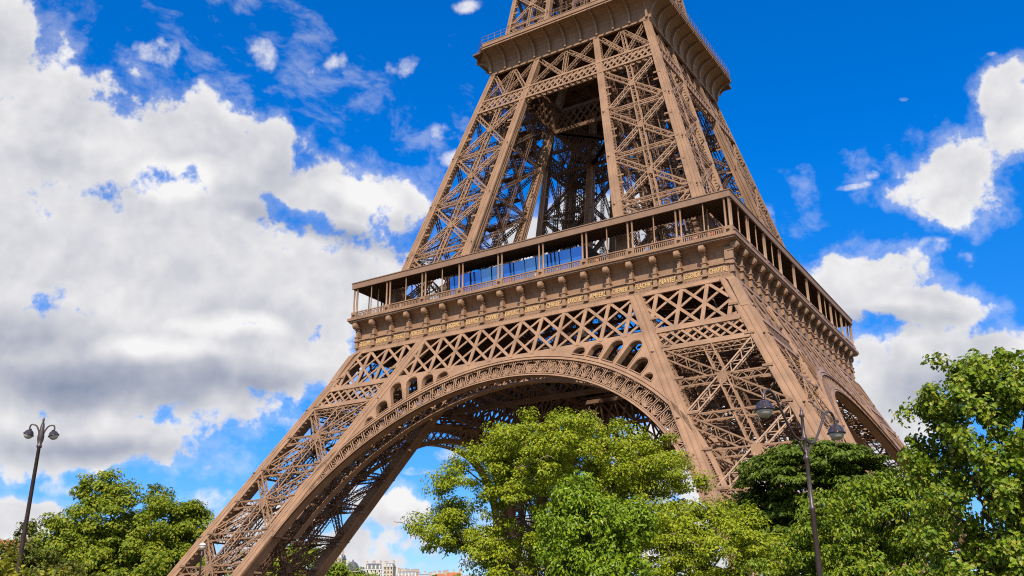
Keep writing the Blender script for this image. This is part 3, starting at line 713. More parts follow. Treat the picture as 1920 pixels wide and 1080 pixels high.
for i in range(20):
    xa = -16+1.6*i
    for a, b in ((xa, xa+3.2), (xa+3.2, xa)):
        if max(a, b) <= 17: iu.bar((a, -wi_up(99), 99), (b, -wi_up(104), 104), 0.30, 0.15)
iu.bar((-wi_up(99), -wi_up(99), 99.2), (wi_up(99), wi_up(99), 99.2), 0.8, 0.6, (0, 0, 1))
four(iu.obj('inner_girder', IRON_SHADE, tower))

# ------------------------------------------------------------------ second gallery: cove with ribs, fascia, railing
W2, WT = 17.25, 20.7
cv = MB()
cp = [(W2, 110.55), (W2+0.02, 111.4), (W2+0.08, 112.3), (W2+0.32, 113.1), (W2+0.85, 113.75), (W2+1.7, 114.25), (W2+2.8, 114.55), (WT-0.05, 114.62)]
cv.loft([[(-W2, -w, z), (W2, -w, z)] for w, z in cp], close=False, caps=False)
# corner: from the arris out to the cut-off edge
def cpt(w, z): return [(W2, -w, z), (w, -W2, z)]
cv.loft([cpt(w, z) for w, z in cp], close=False, caps=False)
def oct_side(mb, wo, wi_, ch, z0, z1):                # front strip plus its right-hand cut corner
    f = [(-(wo-ch), -wo), ((wo-ch), -wo), ((wi_-ch), -wi_), (-(wi_-ch), -wi_)]
    mb.hexa([(x, y, z0) for x, y in f], [(x, y, z1) for x, y in f])
    g = [((wo-ch), -wo), (wo, -(wo-ch)), (wi_, -(wi_-ch)), ((wi_-ch), -wi_)]
    mb.hexa([(x, y, z0) for x, y in g], [(x, y, z1) for x, y in g])
CH = WT-W2
edge2 = [(WT+0.06, 114.55, 114.80), (WT-0.10, 114.80, 115.05), (WT+0.10, 115.05, 115.20)]
for wo, a, b in edge2: oct_side(cv, wo, wo-0.7, CH, a, b)
oct_side(cv, WT-0.12, WT-0.26, CH, 115.2, 115.95); oct_side(cv, WT-0.05, WT-0.33, CH, 115.95, 116.08)
edgebar(cv, W2+0.14, 110.35, 110.95, 0.5)
for i in range(22):
    x = -W2+2*W2*(i+0.5)/22; cv.tube([(x, -W2-0.0, 110.95), (x, -W2-0.1, 112.4)], 0.03, 4)
cv.bar((-W2, -W2-0.13, 112.5), (W2, -W2-0.13, 112.5), 0.08, 0.08)
cv.bar((-W2, -W2-1.4, 114.05), (W2, -W2-1.4, 114.05), 0.08, 0.08)
cove = cv.obj('cove', IRON, tower)
rb = MB()
rp = [(W2+0.02, 110.95), (W2+0.1, 111.8), (W2+0.26, 112.6), (W2+0.75, 113.45), (W2+1.5, 114.05), (W2+2.4, 114.4), (WT-0.1, 114.56)]
rb.loft([[(-0.21, -w+0.25, z), (0.21, -w+0.25, z), (0.21, -w-0.42, z-0.16), (-0.21, -w-0.42, z-0.16)] for w, z in rp])
rme = rb.mesh('rib', IRON)
for i in range(11):
    o = link('rib', rme, cove); o.location = (-W2+0.2+(2*W2-0.4)*i/10, 0, 0)
rl = MB()
for i in range(24):
    x = -(WT-CH)+2*(WT-CH)*i/23; rl.bar((x, -WT+0.15, 116.0), (x, -WT+0.15, 117.6), 0.06, 0.06)
for z in (116.9, 117.6): rl.bar((-(WT-CH), -WT+0.15, z), ((WT-CH), -WT+0.15, z), 0.05, 0.05)
for z in (116.9, 117.6): rl.bar(((WT-CH), -WT+0.15, z), (WT-0.15, -(WT-CH), z), 0.05, 0.05, (0, 0, 1))
rl.obj('railing', GREY_IRON, cove)
coves = four(cove)
d2 = MB(); d2.box((-W2-0.0, -W2, 112.6), (W2, W2, 114.5))
for i in range(-4, 5):
    LG(d2, (i*3.8, -W2, 111.6), (i*3.8, W2, 111.6), (0, 0, 1), 0.5, 1.6, pitch=2.0)
    LG(d2, (-W2, i*3.8, 111.4), (W2, i*3.8, 111.4), (0, 0, 1), 0.5, 1.4, pitch=2.0)
annulus(d2, WT-0.8, 8, 114.5, 114.9)
d2.obj('deck', IRON_SHADE, tower)
cr = MB()                                              # core above the second gallery
cr.box((-5, -5, 115), (5, 5, 119.5)); cr.box((-9, -3, 115), (9, 3, 118.2))
for x in (-3, 3):
    for y in (-3, 3): LG(cr, (x, y, 119), (x, y, 147), (0, -1, 0), 1.0, 1.0)
cr.obj('lift_hall', GREY_IRON, tower)
four_feet = MB()
for c in range(4):
    p = corner_pt(w_lo, wi_lo, c, GZ); four_feet.box((p.x-4, p.y-4, GZ-0.5), (p.x+4, p.y+4, GZ+1.2))
four(four_feet.obj('plinth', mat('limestone', (0.42, 0.37, 0.30), 0.85, var=0.3, vscale=0.8, bump=0.2), tower))

#@@REST@@
# ------------------------------------------------------------------ ground
gr = MB(); gr.v = [(-6000, -6000, GZ-0.12), (6000, -6000, GZ-0.12), (6000, 6000, GZ-0.12), (-6000, 6000, GZ-0.12)]; gr.f = [(0, 1, 2, 3)]
g_ = gr.obj('ground', mat('lawn_soil', (0.060, 0.068, 0.026), 0.95, 0.1, vscale=0.05, col2=(0.13, 0.092, 0.055))); g_['kind'] = 'structure'
pa = MB(); pa.v = [(-70, -70, GZ-0.116), (70, -70, GZ-0.116), (70, 70, GZ-0.116), (-70, 70, GZ-0.116)]; pa.f = [(0, 1, 2, 3)]
tag(pa.obj('pavement', mat('sandy_gravel', (0.17, 0.115, 0.068), 0.9, 0.1, var=0.25, vscale=0.2)), None, None, None, 'structure')
rd = MB(); rr = Vector((math.cos(0.5617), math.sin(0.5617), 0)); ff = Vector((-math.sin(0.5617), math.cos(0.5617), 0))

# ------------------------------------------------------------------ trees
RT = np.array([math.cos(0.5617), math.sin(0.5617), 0]); FW = np.array([-math.sin(0.5617), math.cos(0.5617), 0])
LEAF_SHAPES = {
    'oval': [(0, 0), (0.28, 0.30), (0.62, 0.27), (1, 0), (0.62, -0.27), (0.28, -0.30)],
    'slim': [(0, 0), (0.35, 0.20), (0.7, 0.17), (1, 0), (0.7, -0.17), (0.35, -0.20)],
    'lobed': [(0, 0), (0.0, 0.30), (0.26, 0.52), (0.40, 0.34), (0.66, 0.40), (0.74, 0.20), (1, 0), (0.74, -0.20), (0.66, -0.40), (0.40, -0.34), (0.26, -0.52), (0.0, -0.30)],
    'spray': [(0, 0), (0.15, 0.34), (0.35, 0.16), (0.52, 0.38), (0.68, 0.13), (1, 0.05), (0.85, -0.12), (0.62, -0.36), (0.45, -0.14), (0.25, -0.36)],
}
def unit(a): return a/np.maximum(np.linalg.norm(a, axis=-1, keepdims=True), 1e-9)
def blob_pts(rng, blobs, n, shell):
    c = np.array([RT*b[0]+FW*b[1]+np.array([0, 0, b[2]]) for b in blobs]); r = np.array([(b[3], b[3]*0.85, b[4]) for b in blobs])
    wgt = (r[:, 0]*r[:, 0]*r[:, 2])**(2/3); k = rng.choice(len(blobs), n, p=wgt/wgt.sum())
    d = unit(rng.normal(size=(n, 3))); rad = np.where(rng.random(n) < shell, rng.uniform(0.78, 1.04, n), rng.uniform(0.2, 0.85, n))
    loc = d*rad[:, None]*r[k]
    return c[k]+RT*loc[:, :1]+FW*loc[:, 1:2]+np.array([0, 0, 1.0])*loc[:, 2:3], unit(RT*d[:, :1]+FW*d[:, 1:2]+np.array([0, 0, 1.0])*d[:, 2:3])
def leaf_mesh(name, rng, pos, nrm, dirn, size, shape, m, fold=0.28, droop=0.25):
    S = np.array(LEAF_SHAPES[shape]); k = len(S); n = len(pos)
    nrm = unit(nrm); t = unit(dirn-nrm*np.sum(dirn*nrm, 1, keepdims=True)); s = np.cross(nrm, t)
    u = S[:, 0][None, :, None]; v = S[:, 1][None, :, None]; sz = size[:, None, None]
    V = pos[:, None, :]+sz*(t[:, None, :]*u+s[:, None, :]*v+nrm[:, None, :]*(np.abs(v)*fold-u*u*droop))
    # two halves along the midrib keep each leaf folded
    half = [i for i in range(k) if S[i, 1] >= -1e-6]; tip = int(np.argmax(S[:, 0])); up = list(range(0, tip+1)); dn = [0]+list(range(tip, k))
    b = (np.arange(n)*k)[:, None]
    loops = np.concatenate([b+np.array(up)[None, :], b+np.array(dn)[None, :]], 1).reshape(-1)
    lens = np.tile([len(up), len(dn)], n)
    return raw_mesh(name, V.reshape(-1, 3), loops, lens, m)
def tree(name, label, base, blobs, rng_seed, n_clump, per, cr, leaf, shape, lm, trunk_r, trunk_h, bark=None, cat='tree', up=0.7, shell=0.7, droop=0.25, limbs=9, twigs=0, gap=0.0, flat=0.65, group=None, twig_r=0.02, stems=1):
    rng = np.random.default_rng(rng_seed); root = empty(name, base); tag(root, label, cat, group)
    cc, out = blob_pts(rng, blobs, n_clump, shell)
    if gap > 0:        # holes: drop clumps inside a few random pockets
        for _ in range(int(gap)):
            q = cc[rng.integers(len(cc))]; keep = np.linalg.norm(cc-q, axis=1) > cr*rng.uniform(1.2, 2.2); cc, out = cc[keep], out[keep]
    keep = cc[:, 2] > 0.25; cc, out = cc[keep], out[keep]
    n = len(cc)*per; ci = np.repeat(np.arange(len(cc)), per); sc = rng.uniform(0.6, 1.35, len(cc))[ci]
    off = unit(rng.normal(size=(n, 3)))*(rng.random(n)**0.45)[:, None]*cr*sc[:, None]; off[:, 2] *= flat
    pos = cc[ci]+off
    nrm = unit(off/cr*0.7+out[ci]*0.5+np.array([0, 0, up])+rng.normal(size=(n, 3))*0.42)
    dirn = unit(off/cr+rng.normal(size=(n, 3))*0.6+np.array([0, 0, -droop*1.5]))
    size = leaf*rng.uniform(0.65, 1.3, n)
    link('crown', leaf_mesh('crown', rng, pos, nrm, dirn, size, shape, lm, droop=droop), root)
    mb = MB(); pr = random.Random(rng_seed)
    zc = float(np.percentile(cc[:, 2], 55)); cen = cc.mean(0)
    for st in range(stems):
        ox = pr.uniform(-1, 1)*trunk_r*3*(stems > 1)
        top = Vector((cen[0]*0.6+ox, cen[1]*0.6, zc)); tp = [Vector((ox, 0, -0.4)), Vector((ox, 0, 0.15)), Vector((top.x*0.15+ox, top.y*0.15, trunk_h*0.5)), Vector((top.x*0.4+ox*.6, top.y*0.4, trunk_h)), top]
        mb.tube(tp, [trunk_r*1.5, trunk_r*1.1, trunk_r*0.95, trunk_r*0.75, trunk_r*0.25], 9)
    far = cc[rng.choice(len(cc), min(limbs, len(cc)), replace=False)]
    for q in far:
        f = pr.uniform(0.35, 0.95); a = Vector(tp[2]).lerp(Vector(top), f) if pr.random() < .6 else Vector(tp[3]); b = Vector(q)
        mid = a.lerp(b, 0.5)+Vector((pr.uniform(-1, 1), pr.uniform(-1, 1), pr.uniform(-0.2, 0.9)))*(b-a).length*0.14
        r0 = trunk_r*pr.uniform(0.28, 0.5); mb.tube([a, a.lerp(mid, .5)+Vector((0, 0, (b-a).length*.03)), mid, mid.lerp(b, .6), b], [r0, r0*.8, r0*.6, r0*.4, r0*.15], 6)
    mb.obj('trunk', bark or BARK, root, True)
    if twigs:
        for _ in range(twigs):
            tw = MB()
            q = Vector(cc[pr.randrange(len(cc))]); d = Vector(out[pr.randrange(len(out))]); d = (q-Vector(cen)).normalized()
            p = q-d*cr*0.1; pts = [p]; w = Vector((pr.uniform(-1, 1), pr.uniform(-1, 1), pr.uniform(-.6, .8)))
            for k in range(6):
                w = (w*0.55+Vector((pr.uniform(-1, 1), pr.uniform(-1, 1), pr.uniform(-.9, .9)))*0.75); p = p+(d*0.35+w*0.65).normalized()*cr*0.36; pts.append(p)
            tw.tube(pts, [twig_r*(1-k*0.12) for k in range(7)], 5); tw.obj('twig', BARK_P, root, True)
    return root
def leafmat(name, cols, rough=0.5, tr=0.3): return mat(name, cols[0], rough, 0.28, island=cols, transl=tr)
LM_LOC = leafmat('locust_leaf', [(0.10, 0.155, 0.006), (0.30, 0.35, 0.010), (0.20, 0.26, 0.008), (0.44, 0.46, 0.018)])
LM_BUSH = leafmat('young_leaf', [(0.085, 0.165, 0.007), (0.165, 0.26, 0.010), (0.27, 0.35, 0.016), (0.11, 0.20, 0.008)], 0.4)
LM_CHE = leafmat('chestnut_leaf', [(0.055, 0.095, 0.005), (0.090, 0.145, 0.007), (0.14, 0.19, 0.010), (0.065, 0.105, 0.006)], 0.45, 0.22)
LM_MID = leafmat('lime_leaf', [(0.075, 0.145, 0.007), (0.13, 0.21, 0.009), (0.21, 0.28, 0.012), (0.28, 0.28, 0.02)], 0.45)
LM_PLANE = leafmat('plane_leaf', [(0.07, 0.13, 0.007), (0.13, 0.21, 0.010), (0.22, 0.29, 0.016), (0.29, 0.29, 0.035)], 0.42)
LM_LEFT = leafmat('left_leaf', [(0.075, 0.135, 0.006), (0.15, 0.21, 0.008), (0.24, 0.29, 0.012), (0.29, 0.29, 0.018)])
LM_FAR = leafmat('far_leaf', [(0.07, 0.10, 0.012), (0.13, 0.15, 0.016), (0.18, 0.18, 0.03)])
LM_YEL = leafmat('yellow_leaf', [(0.24, 0.22, 0.014), (0.34, 0.30, 0.02), (0.16, 0.20, 0.014), (0.40, 0.30, 0.03)])

tree('locust_tree', 'large yellow-green feathery tree with twisted twigs below the arch', (54.38,-119.67,GZ-.1),
     [(0.07,0,8.42,3.71,1.96),(-2.72,0.05,6.96,2.6,2.1),(-4.7,-0.02,5.9,1.5,0.9),(2.91,-0.27,7.94,2.4,1.5),(4.6,-0.56,7.7,1.0,0.8),(1.48,-0.11,6.3,2.6,1.8),(-2.71,0.05,4.71,1.8,1.2),(3.93,-0.42,5.94,1.8,1.2),(-0.11,0.01,9.6,1.5,0.75),(-1.9,0.3,8.4,1.4,0.8)],
     11, 600, 200, 0.52, 0.098, 'spray', LM_LOC, 0.26, 3.0, up=0.8, shell=0.72, limbs=16, twigs=64, gap=7, flat=0.5, twig_r=0.036)
tree('locust_tree', 'low yellow-green feathery tree right of the bright young tree', (60.85,-122.13,GZ-.1),
     [(-0.02,0,4.6,2.6,1.15),(-1.79,0.29,4.0,1.7,0.9),(1.6,-0.32,4.4,1.4,1.1),(0.5,-0.1,5.5,0.9,0.7),(-0.42,0.06,5.2,1.0,0.65),(0,0,2.9,2.6,0.9),(1.5,0,5.5,0.5,0.45)],
     12, 300, 180, 0.43, 0.09, 'spray', LM_LOC, 0.17, 1.8, up=0.8, shell=0.7, limbs=12, twigs=30, gap=6, flat=0.5, twig_r=0.02)
tree('young_tree', 'bright green young tree in front of the large feathery tree', (65.01,-137.79,GZ-.1),
     [(0,0,3.4,0.98,0.72),(-0.28,0.02,4.0,0.44,0.48),(0.57,-0.06,3.6,0.52,0.42),(0.08,-0.01,2.7,0.95,0.6),(-0.17,0.01,4.35,0.22,0.24),(0.1,0,1.9,0.85,0.5)],
     13, 330, 80, 0.20, 0.064, 'oval', LM_BUSH, 0.06, 1.4, up=0.5, shell=0.65, limbs=14, droop=0.35, flat=0.8)
tree('chestnut_tree', 'dark green dense rounded tree behind the lamp with the curved arms', (60.85,-108.46,GZ-.1),
     [(0.25,-0.08,8.45,3.3,1.9),(-1.41,0.41,7.8,1.8,1.5),(2.02,-0.67,8.47,1.7,1.4),(-2.02,0.57,6.25,1.5,1.5),(0.58,-0.18,9.3,2.1,1.0),(0.5,0,5.6,3.2,1.8)],
     14, 860, 75, 0.46, 0.17, 'spray', LM_CHE, 0.28, 3.2, up=1.5, shell=0.88, limbs=12, droop=0.35, flat=0.28, gap=6)
tree('lime_tree', 'fresh green leafy tree left of the tall plane tree', (67.24,-126.46,GZ-.1),
     [(0.06,-0.02,4.5,1.8,1.1),(-0.91,0.31,3.8,1.3,1.0),(1.13,-0.45,4.8,1.05,0.9),(-1.86,0.61,3.3,1.2,0.75),(0.4,-0.15,5.3,0.8,0.5),(0.27,-0.1,3.2,1.8,0.9),(-0.6,0,2.4,2.2,0.7)],
     15, 520, 90, 0.32, 0.092, 'oval', LM_MID, 0.14, 1.8, up=0.8, shell=0.75, limbs=14, droop=0.4, gap=6, flat=0.55)
tree('plane_tree', 'tall leafy plane tree with lobed leaves at the right of the photo', (70.91,-133.97,GZ-.1),
     [(0.27,-0.14,5.2,1.45,1.2),(-0.63,0.3,5.6,0.5,0.6),(0.61,-0.31,6.05,0.48,0.6),(-0.56,0.27,6.1,0.28,0.34),(0.45,-0.23,3.86,1.25,1.35),(-0.45,0.23,4.3,0.92,0.82),(0.23,-0.12,2.7,1.25,0.9),(0.18,-0.09,6.35,0.34,0.28),(-0.86,0.42,5.3,0.28,0.24),(-0.7,0.34,3.0,0.8,0.62),(1.16,-0.63,5.7,0.85,0.85),(1.9,-0.9,4.4,1.1,1.4),(-0.05,0,6.35,0.16,0.42),(0.36,-.1,6.55,0.14,0.3),(-0.40,.1,6.35,0.12,0.36),(-0.68,.2,6.15,0.12,0.30),(-1.0,.3,5.5,0.16,0.22),(-1.02,.3,5.0,0.2,0.14),(0.8,-.3,6.6,0.2,0.3),(-0.6,.3,5.0,0.62,0.5),(-0.2,.1,5.7,0.7,0.5),(1.0,-.5,3.2,1.1,1.0)],
     16, 640, 80, 0.23, 0.075, 'lobed', LM_PLANE, 0.10, 2.0, up=0.45, shell=0.75, limbs=30, droop=0.3, gap=12, flat=0.85)
tree('plane_tree', 'huge round green tree left of the tower beside the lamp post', (-71.14,-48.25,GZ-.1),
     [(-0.5,-0.2,19.3,11,7.6),(-6.34,-2.68,17,7.6,5.2),(7.2,2.83,19.6,6.8,4.9),(-3.27,-1.34,26,5.6,3.1),(0.63,0.25,13,15,5),(9.2,3.58,22.3,3.3,2.3),(3.26,1.27,25,3.8,2.8),(-9.49,-4.12,13.3,6,4),(0,0,8,14,4)],
     17, 1100, 95, 1.6, 0.50, 'spray', LM_LEFT, 0.7, 8, up=0.75, shell=0.82, limbs=22, gap=4, flat=0.6)
tree('garden_tree', 'olive green tree behind the lamp post at the far left', (-22.02,-97.21,GZ-.1),
     [(-1.5,0.04,9.0,3.4,2.2),(1.3,0.69,11.0,1.1,2.3),(3.5,1.74,8.2,3.4,1.9),(0,0,6.5,4.5,2.2)],
     18, 260, 60, 0.8, 0.34, 'spray', LM_FAR, 0.3, 4, up=0.7, shell=0.75, limbs=14, twigs=20, gap=4, flat=0.6, twig_r=0.04)
tree('garden_tree', 'green tree seen through the lattice of the left leg', (-99.36,21.38,GZ-.1),
     [(0.49,0.11,19,6,5.2),(-6.13,-1.44,17.2,5.5,4.1),(-10.31,-2.52,16.5,5.5,5.2),(0,0,12,8,5)],
     19, 320, 55, 1.7, 0.75, 'spray', LM_LEFT, 0.5, 7, shell=0.8, gap=4)
tree('garden_tree', 'bright green tree just right of the left leg before the grey dome', (-117.59,59.15,GZ-.1),
     [(0.2,0.1,18.6,6.0,4.4),(-3.08,-0.55,18.4,4.8,3.5),(6.57,1.05,16.6,5.0,3.0),(0,0,13,8,4)],
     20, 340, 55, 1.6, 0.7, 'spray', LM_MID, 0.5, 7, shell=0.8, gap=3)
tree('garden_tree', 'dark tree half hidden between the left leg and the bright green tree', (-118,30,GZ-.1),
     [(0,0,18.4,4.4,3.2),(3,0,16,4.5,3.0),(-2,0,14,6,4)],
     21, 220, 55, 1.5, 0.65, 'spray', LM_LEFT, 0.45, 7, shell=0.8, gap=3)
tree('shrub', 'yellow-leaved shrub at the foot of the left lamp post', (60.84,-145.7,GZ-.1),
     [(-0.02,-0.01,2.50,0.32,0.2),(0.30,0.14,2.50,0.26,0.18),(-0.14,-0.05,2.66,0.10,0.22),(0.42,0.2,2.68,0.07,0.16),(0,0,1.9,0.5,0.4),(0.1,0,1.3,0.5,0.5)],
     22, 80, 26, 0.15, 0.075, 'oval', LM_YEL, 0.03, 1.0, cat='shrub', up=0.4, shell=0.6, limbs=12, flat=1.0, stems=4)
tree('shrub', 'yellow-leaved shrub with one thin sprig before the round tree', (62.02,-145.7,GZ-.1),
     [(0.0,0.0,2.12,0.36,0.14),(-0.05,0,2.34,0.035,0.12),(0.36,0,2.28,0.03,0.12),(0,0,1.7,0.5,0.3),(0,0,1.2,0.45,0.4)],
     23, 60, 24, 0.14, 0.075, 'slim', LM_YEL, 0.03, 1.0, cat='shrub', up=0.4, shell=0.6, limbs=10, flat=1.0, stems=4)

# ------------------------------------------------------------------ street lamps
def lamp_head(parent, c, d, r, tilt):
    rot = Matrix.Translation(c) @ Matrix.Rotation(tilt, 4, Vector((-d.y, d.x, 0)))
    mb = MB(); mb.lathe((0, 0, 0), [(0.001, r*1.06), (r*.28, r*1.03), (r*.60, r*.86), (r*.86, r*.52), (r*.98, r*.12), (r*1.12, r*.02), (r*1.12, -r*.08), (r*.96, -r*.09), (r*.94, r*.02)], 24)
    mb.lathe((0, 0, 0), [(r*.16, r*1.02), (r*.20, r*1.18), (r*.10, r*1.3)], 12)
    h = mb.obj('lamp_head', LAMP_S, parent, True); h.matrix_local = rot
    g = MB(); g.lathe((0, 0, 0), [(r*.93, -r*.085), (r*.88, -r*.30), (r*.72, -r*.58), (r*.44, -r*.79), (r*.16, -r*.87), (0.001, -r*.88)], 24)
    g.obj('glass_bowl', LAMP_G, h, True)
def smooth(pts, n=5):
    P = [Vector(p) for p in pts]; out = []
    for i in range(len(P)-1):
        a, b, c, d = P[max(i-1, 0)], P[i], P[i+1], P[min(i+2, len(P)-1)]
        for k in range(n):
            t = k/n; out.append(0.5*((2*b)+(c-a)*t+(2*a-5*b+4*c-d)*t*t+(3*b-a-3*c+d)*t**3))
    return out+[P[-1]]
def lyre_lamp(base, ax, half, hz, r):                 # post with two long S-curved arms
    root = empty('street_lamp', base); d = Vector(ax).normalized()
    tag(root, 'dark street lamp with two long curved arms before the dark rounded tree', 'street lamp')
    mb = MB(); z0 = hz-0.33
    mb.lathe((0, 0, 0), [(0.115, 0), (0.115, 0.5), (0.086, 0.6), (0.072, 0.8), (0.078, 1.0), (0.045, z0-1.4), (0.061, z0-1.38), (0.061, z0-1.33), (0.043, z0-1.31), (0.040, z0-0.45), (0.065, z0-0.42), (0.065, z0-0.36), (0.040, z0-0.34), (0.036, z0-0.05), (0.061, z0-0.03), (0.061, z0+0.03), (0.035, z0+0.06), (0.032, z0+0.42), (0.054, z0+0.44), (0.054, z0+0.48), (0.022, z0+0.51), (0.032, z0+0.56), (0.001, z0+0.64)], 14)
    mb.obj('post', LAMP_M, root, True)
    for s in (-1, 1):
        a = MB(); P = [(0.02, z0-0.02), (0.22, z0-0.06), (0.45, z0+0.02), (0.72, z0+0.28), (1.0, z0+0.62), (1.22, z0+0.74), (1.42, z0+0.70), (half, hz+r*1.2)]
        a.tube(smooth([d*(s*x*half/1.5)+Vector((0, 0, z)) for x, z in P]), 0.026, 8); a.tube(smooth([d*(s*x)+Vector((0, 0, z)) for x, z in ((0.02, z0-0.30), (0.12, z0-0.24), (0.25, z0-0.09))]), 0.025, 6)
        a.obj('arm', LAMP_M, root, True)
        lamp_head(root, d*(s*half)+Vector((0, 0, hz)), d*s, r, 0.0)
    return root
lyre_lamp((67.90, -134.20, GZ-.1), (0.57, 2.95, 0), 1.50, 8.39-GZ+.1, 0.172)
def crook_lamp(name, label, base, ax, half, hz, r, pole=0.10):   # tall post, cup and spire on top, two short bowed arms
    root = empty(name, base); d = Vector(ax).normalized(); tag(root, label, 'street lamp')
    mb = MB(); z0 = hz-0.05
    mb.lathe((0, 0, 0), [(pole*1.9, 0), (pole*1.9, 0.5), (pole*1.35, 0.7), (pole*1.15, 1.2), (pole*.72, z0-0.35), (pole*1.1, z0-0.33), (pole*1.1, z0-0.27), (pole*.8, z0-0.25), (pole*1.3, z0-0.1), (pole*1.4, z0+0.02), (pole*1.0, z0+0.18), (pole*.8, z0+0.36), (pole*.35, z0+0.48), (pole*.55, z0+0.53), (0.001, z0+0.62)], 14)
    mb.obj('post', LAMP_M, root, True)
    for s in (-1, 1):
        a = MB(); P = [(0.05, z0+0.0), (0.09, z0+0.18), (0.17, z0+0.33), (0.28, z0+0.37), (half-0.02, hz+0.29), (half, hz+r*1.1)]
        a.tube(smooth([d*(s*x)+Vector((0, 0, z)) for x, z in P]), 0.024, 8); a.obj('arm', LAMP_M, root, True)
        lamp_head(root, d*(s*half)+Vector((0, 0, hz)), d*s, r, -0.28*1)
    return root
crook_lamp('street_lamp', 'tall dark lamp post with two short bowed arms left of the round tree', (45.0, -136.1, GZ-.1), (0.846+0.12, 0.533+0.5, 0), 0.36, 10.39-GZ+.1, 0.15, 0.072)
def lantern(label, base, h, r):
    root = empty('garden_lantern', base); tag(root, label, 'lantern')
    mb = MB(); mb.lathe((0, 0, 0), [(0.22, 0), (0.20, 0.6), (0.12, 0.8), (0.08, h-0.9), (0.13, h-0.85), (0.13, h-0.78), (0.07, h-0.7), (0.10, h-r*1.2)], 12); mb.obj('post', LAMP_M, root, True)
    b = MB(); b.lathe((0, 0, 0), [(r*.5, h-r*1.25), (r*.95, h-r*.5), (r*.98, h), (r*.9, h+r*.1)], 18); b.obj('glass_bowl', LAMP_G, root, True)
    c = MB(); c.lathe((0, 0, 0), [(r*1.1, h+r*.08), (r*1.08, h+r*.22), (r*.75, h+r*.62), (r*.3, h+r*.85), (r*.1, h+r*.9), (0.001, h+r*1.2)], 18); c.obj('hood', mat('pale_hood', (0.55, 0.53, 0.52), 0.35, 0.5), root, True)
lantern('pale hooded lantern on a thin post in front of the left leg', (4.04, -94.87, GZ-.1), 9.55, 0.30)
lantern('small round white lantern low among the yellow shrubs', (42.9, -138.9, GZ-.1), 4.65, 0.16)

# ------------------------------------------------------------------ far town
PAL = {'cream': (0.52, 0.45, 0.35), 'white': (0.62, 0.59, 0.54), 'stone': (0.42, 0.36, 0.28), 'ochre': (0.46, 0.33, 0.20), 'pink': (0.50, 0.36, 0.28)}
WM = {k: mat('wall_'+k, v, 0.85, 0.1, var=0.18, vscale=0.3) for k, v in PAL.items()}
RM = {'zinc': mat('roof_zinc', (0.17, 0.18, 0.23), 0.45, 0.4, var=0.2, vscale=0.4), 'tile': mat('roof_tile', (0.42, 0.15, 0.075), 0.8, 0.1, var=0.3, vscale=0.8), 'slate': mat('roof_slate', (0.09, 0.095, 0.12), 0.6, 0.3, var=0.2, vscale=0.5)}
POT = mat('chimney_pots', (0.45, 0.15, 0.08), 0.8, 0.1, var=0.2, vscale=2); WINM = mat('window_glass', (0.03, 0.035, 0.05), 0.15, 0.6)
town = Vector((0.846, 0.533, 0)); deep = Vector((-0.533, 0.846, 0)); tang = math.atan2(0.533, 0.846)
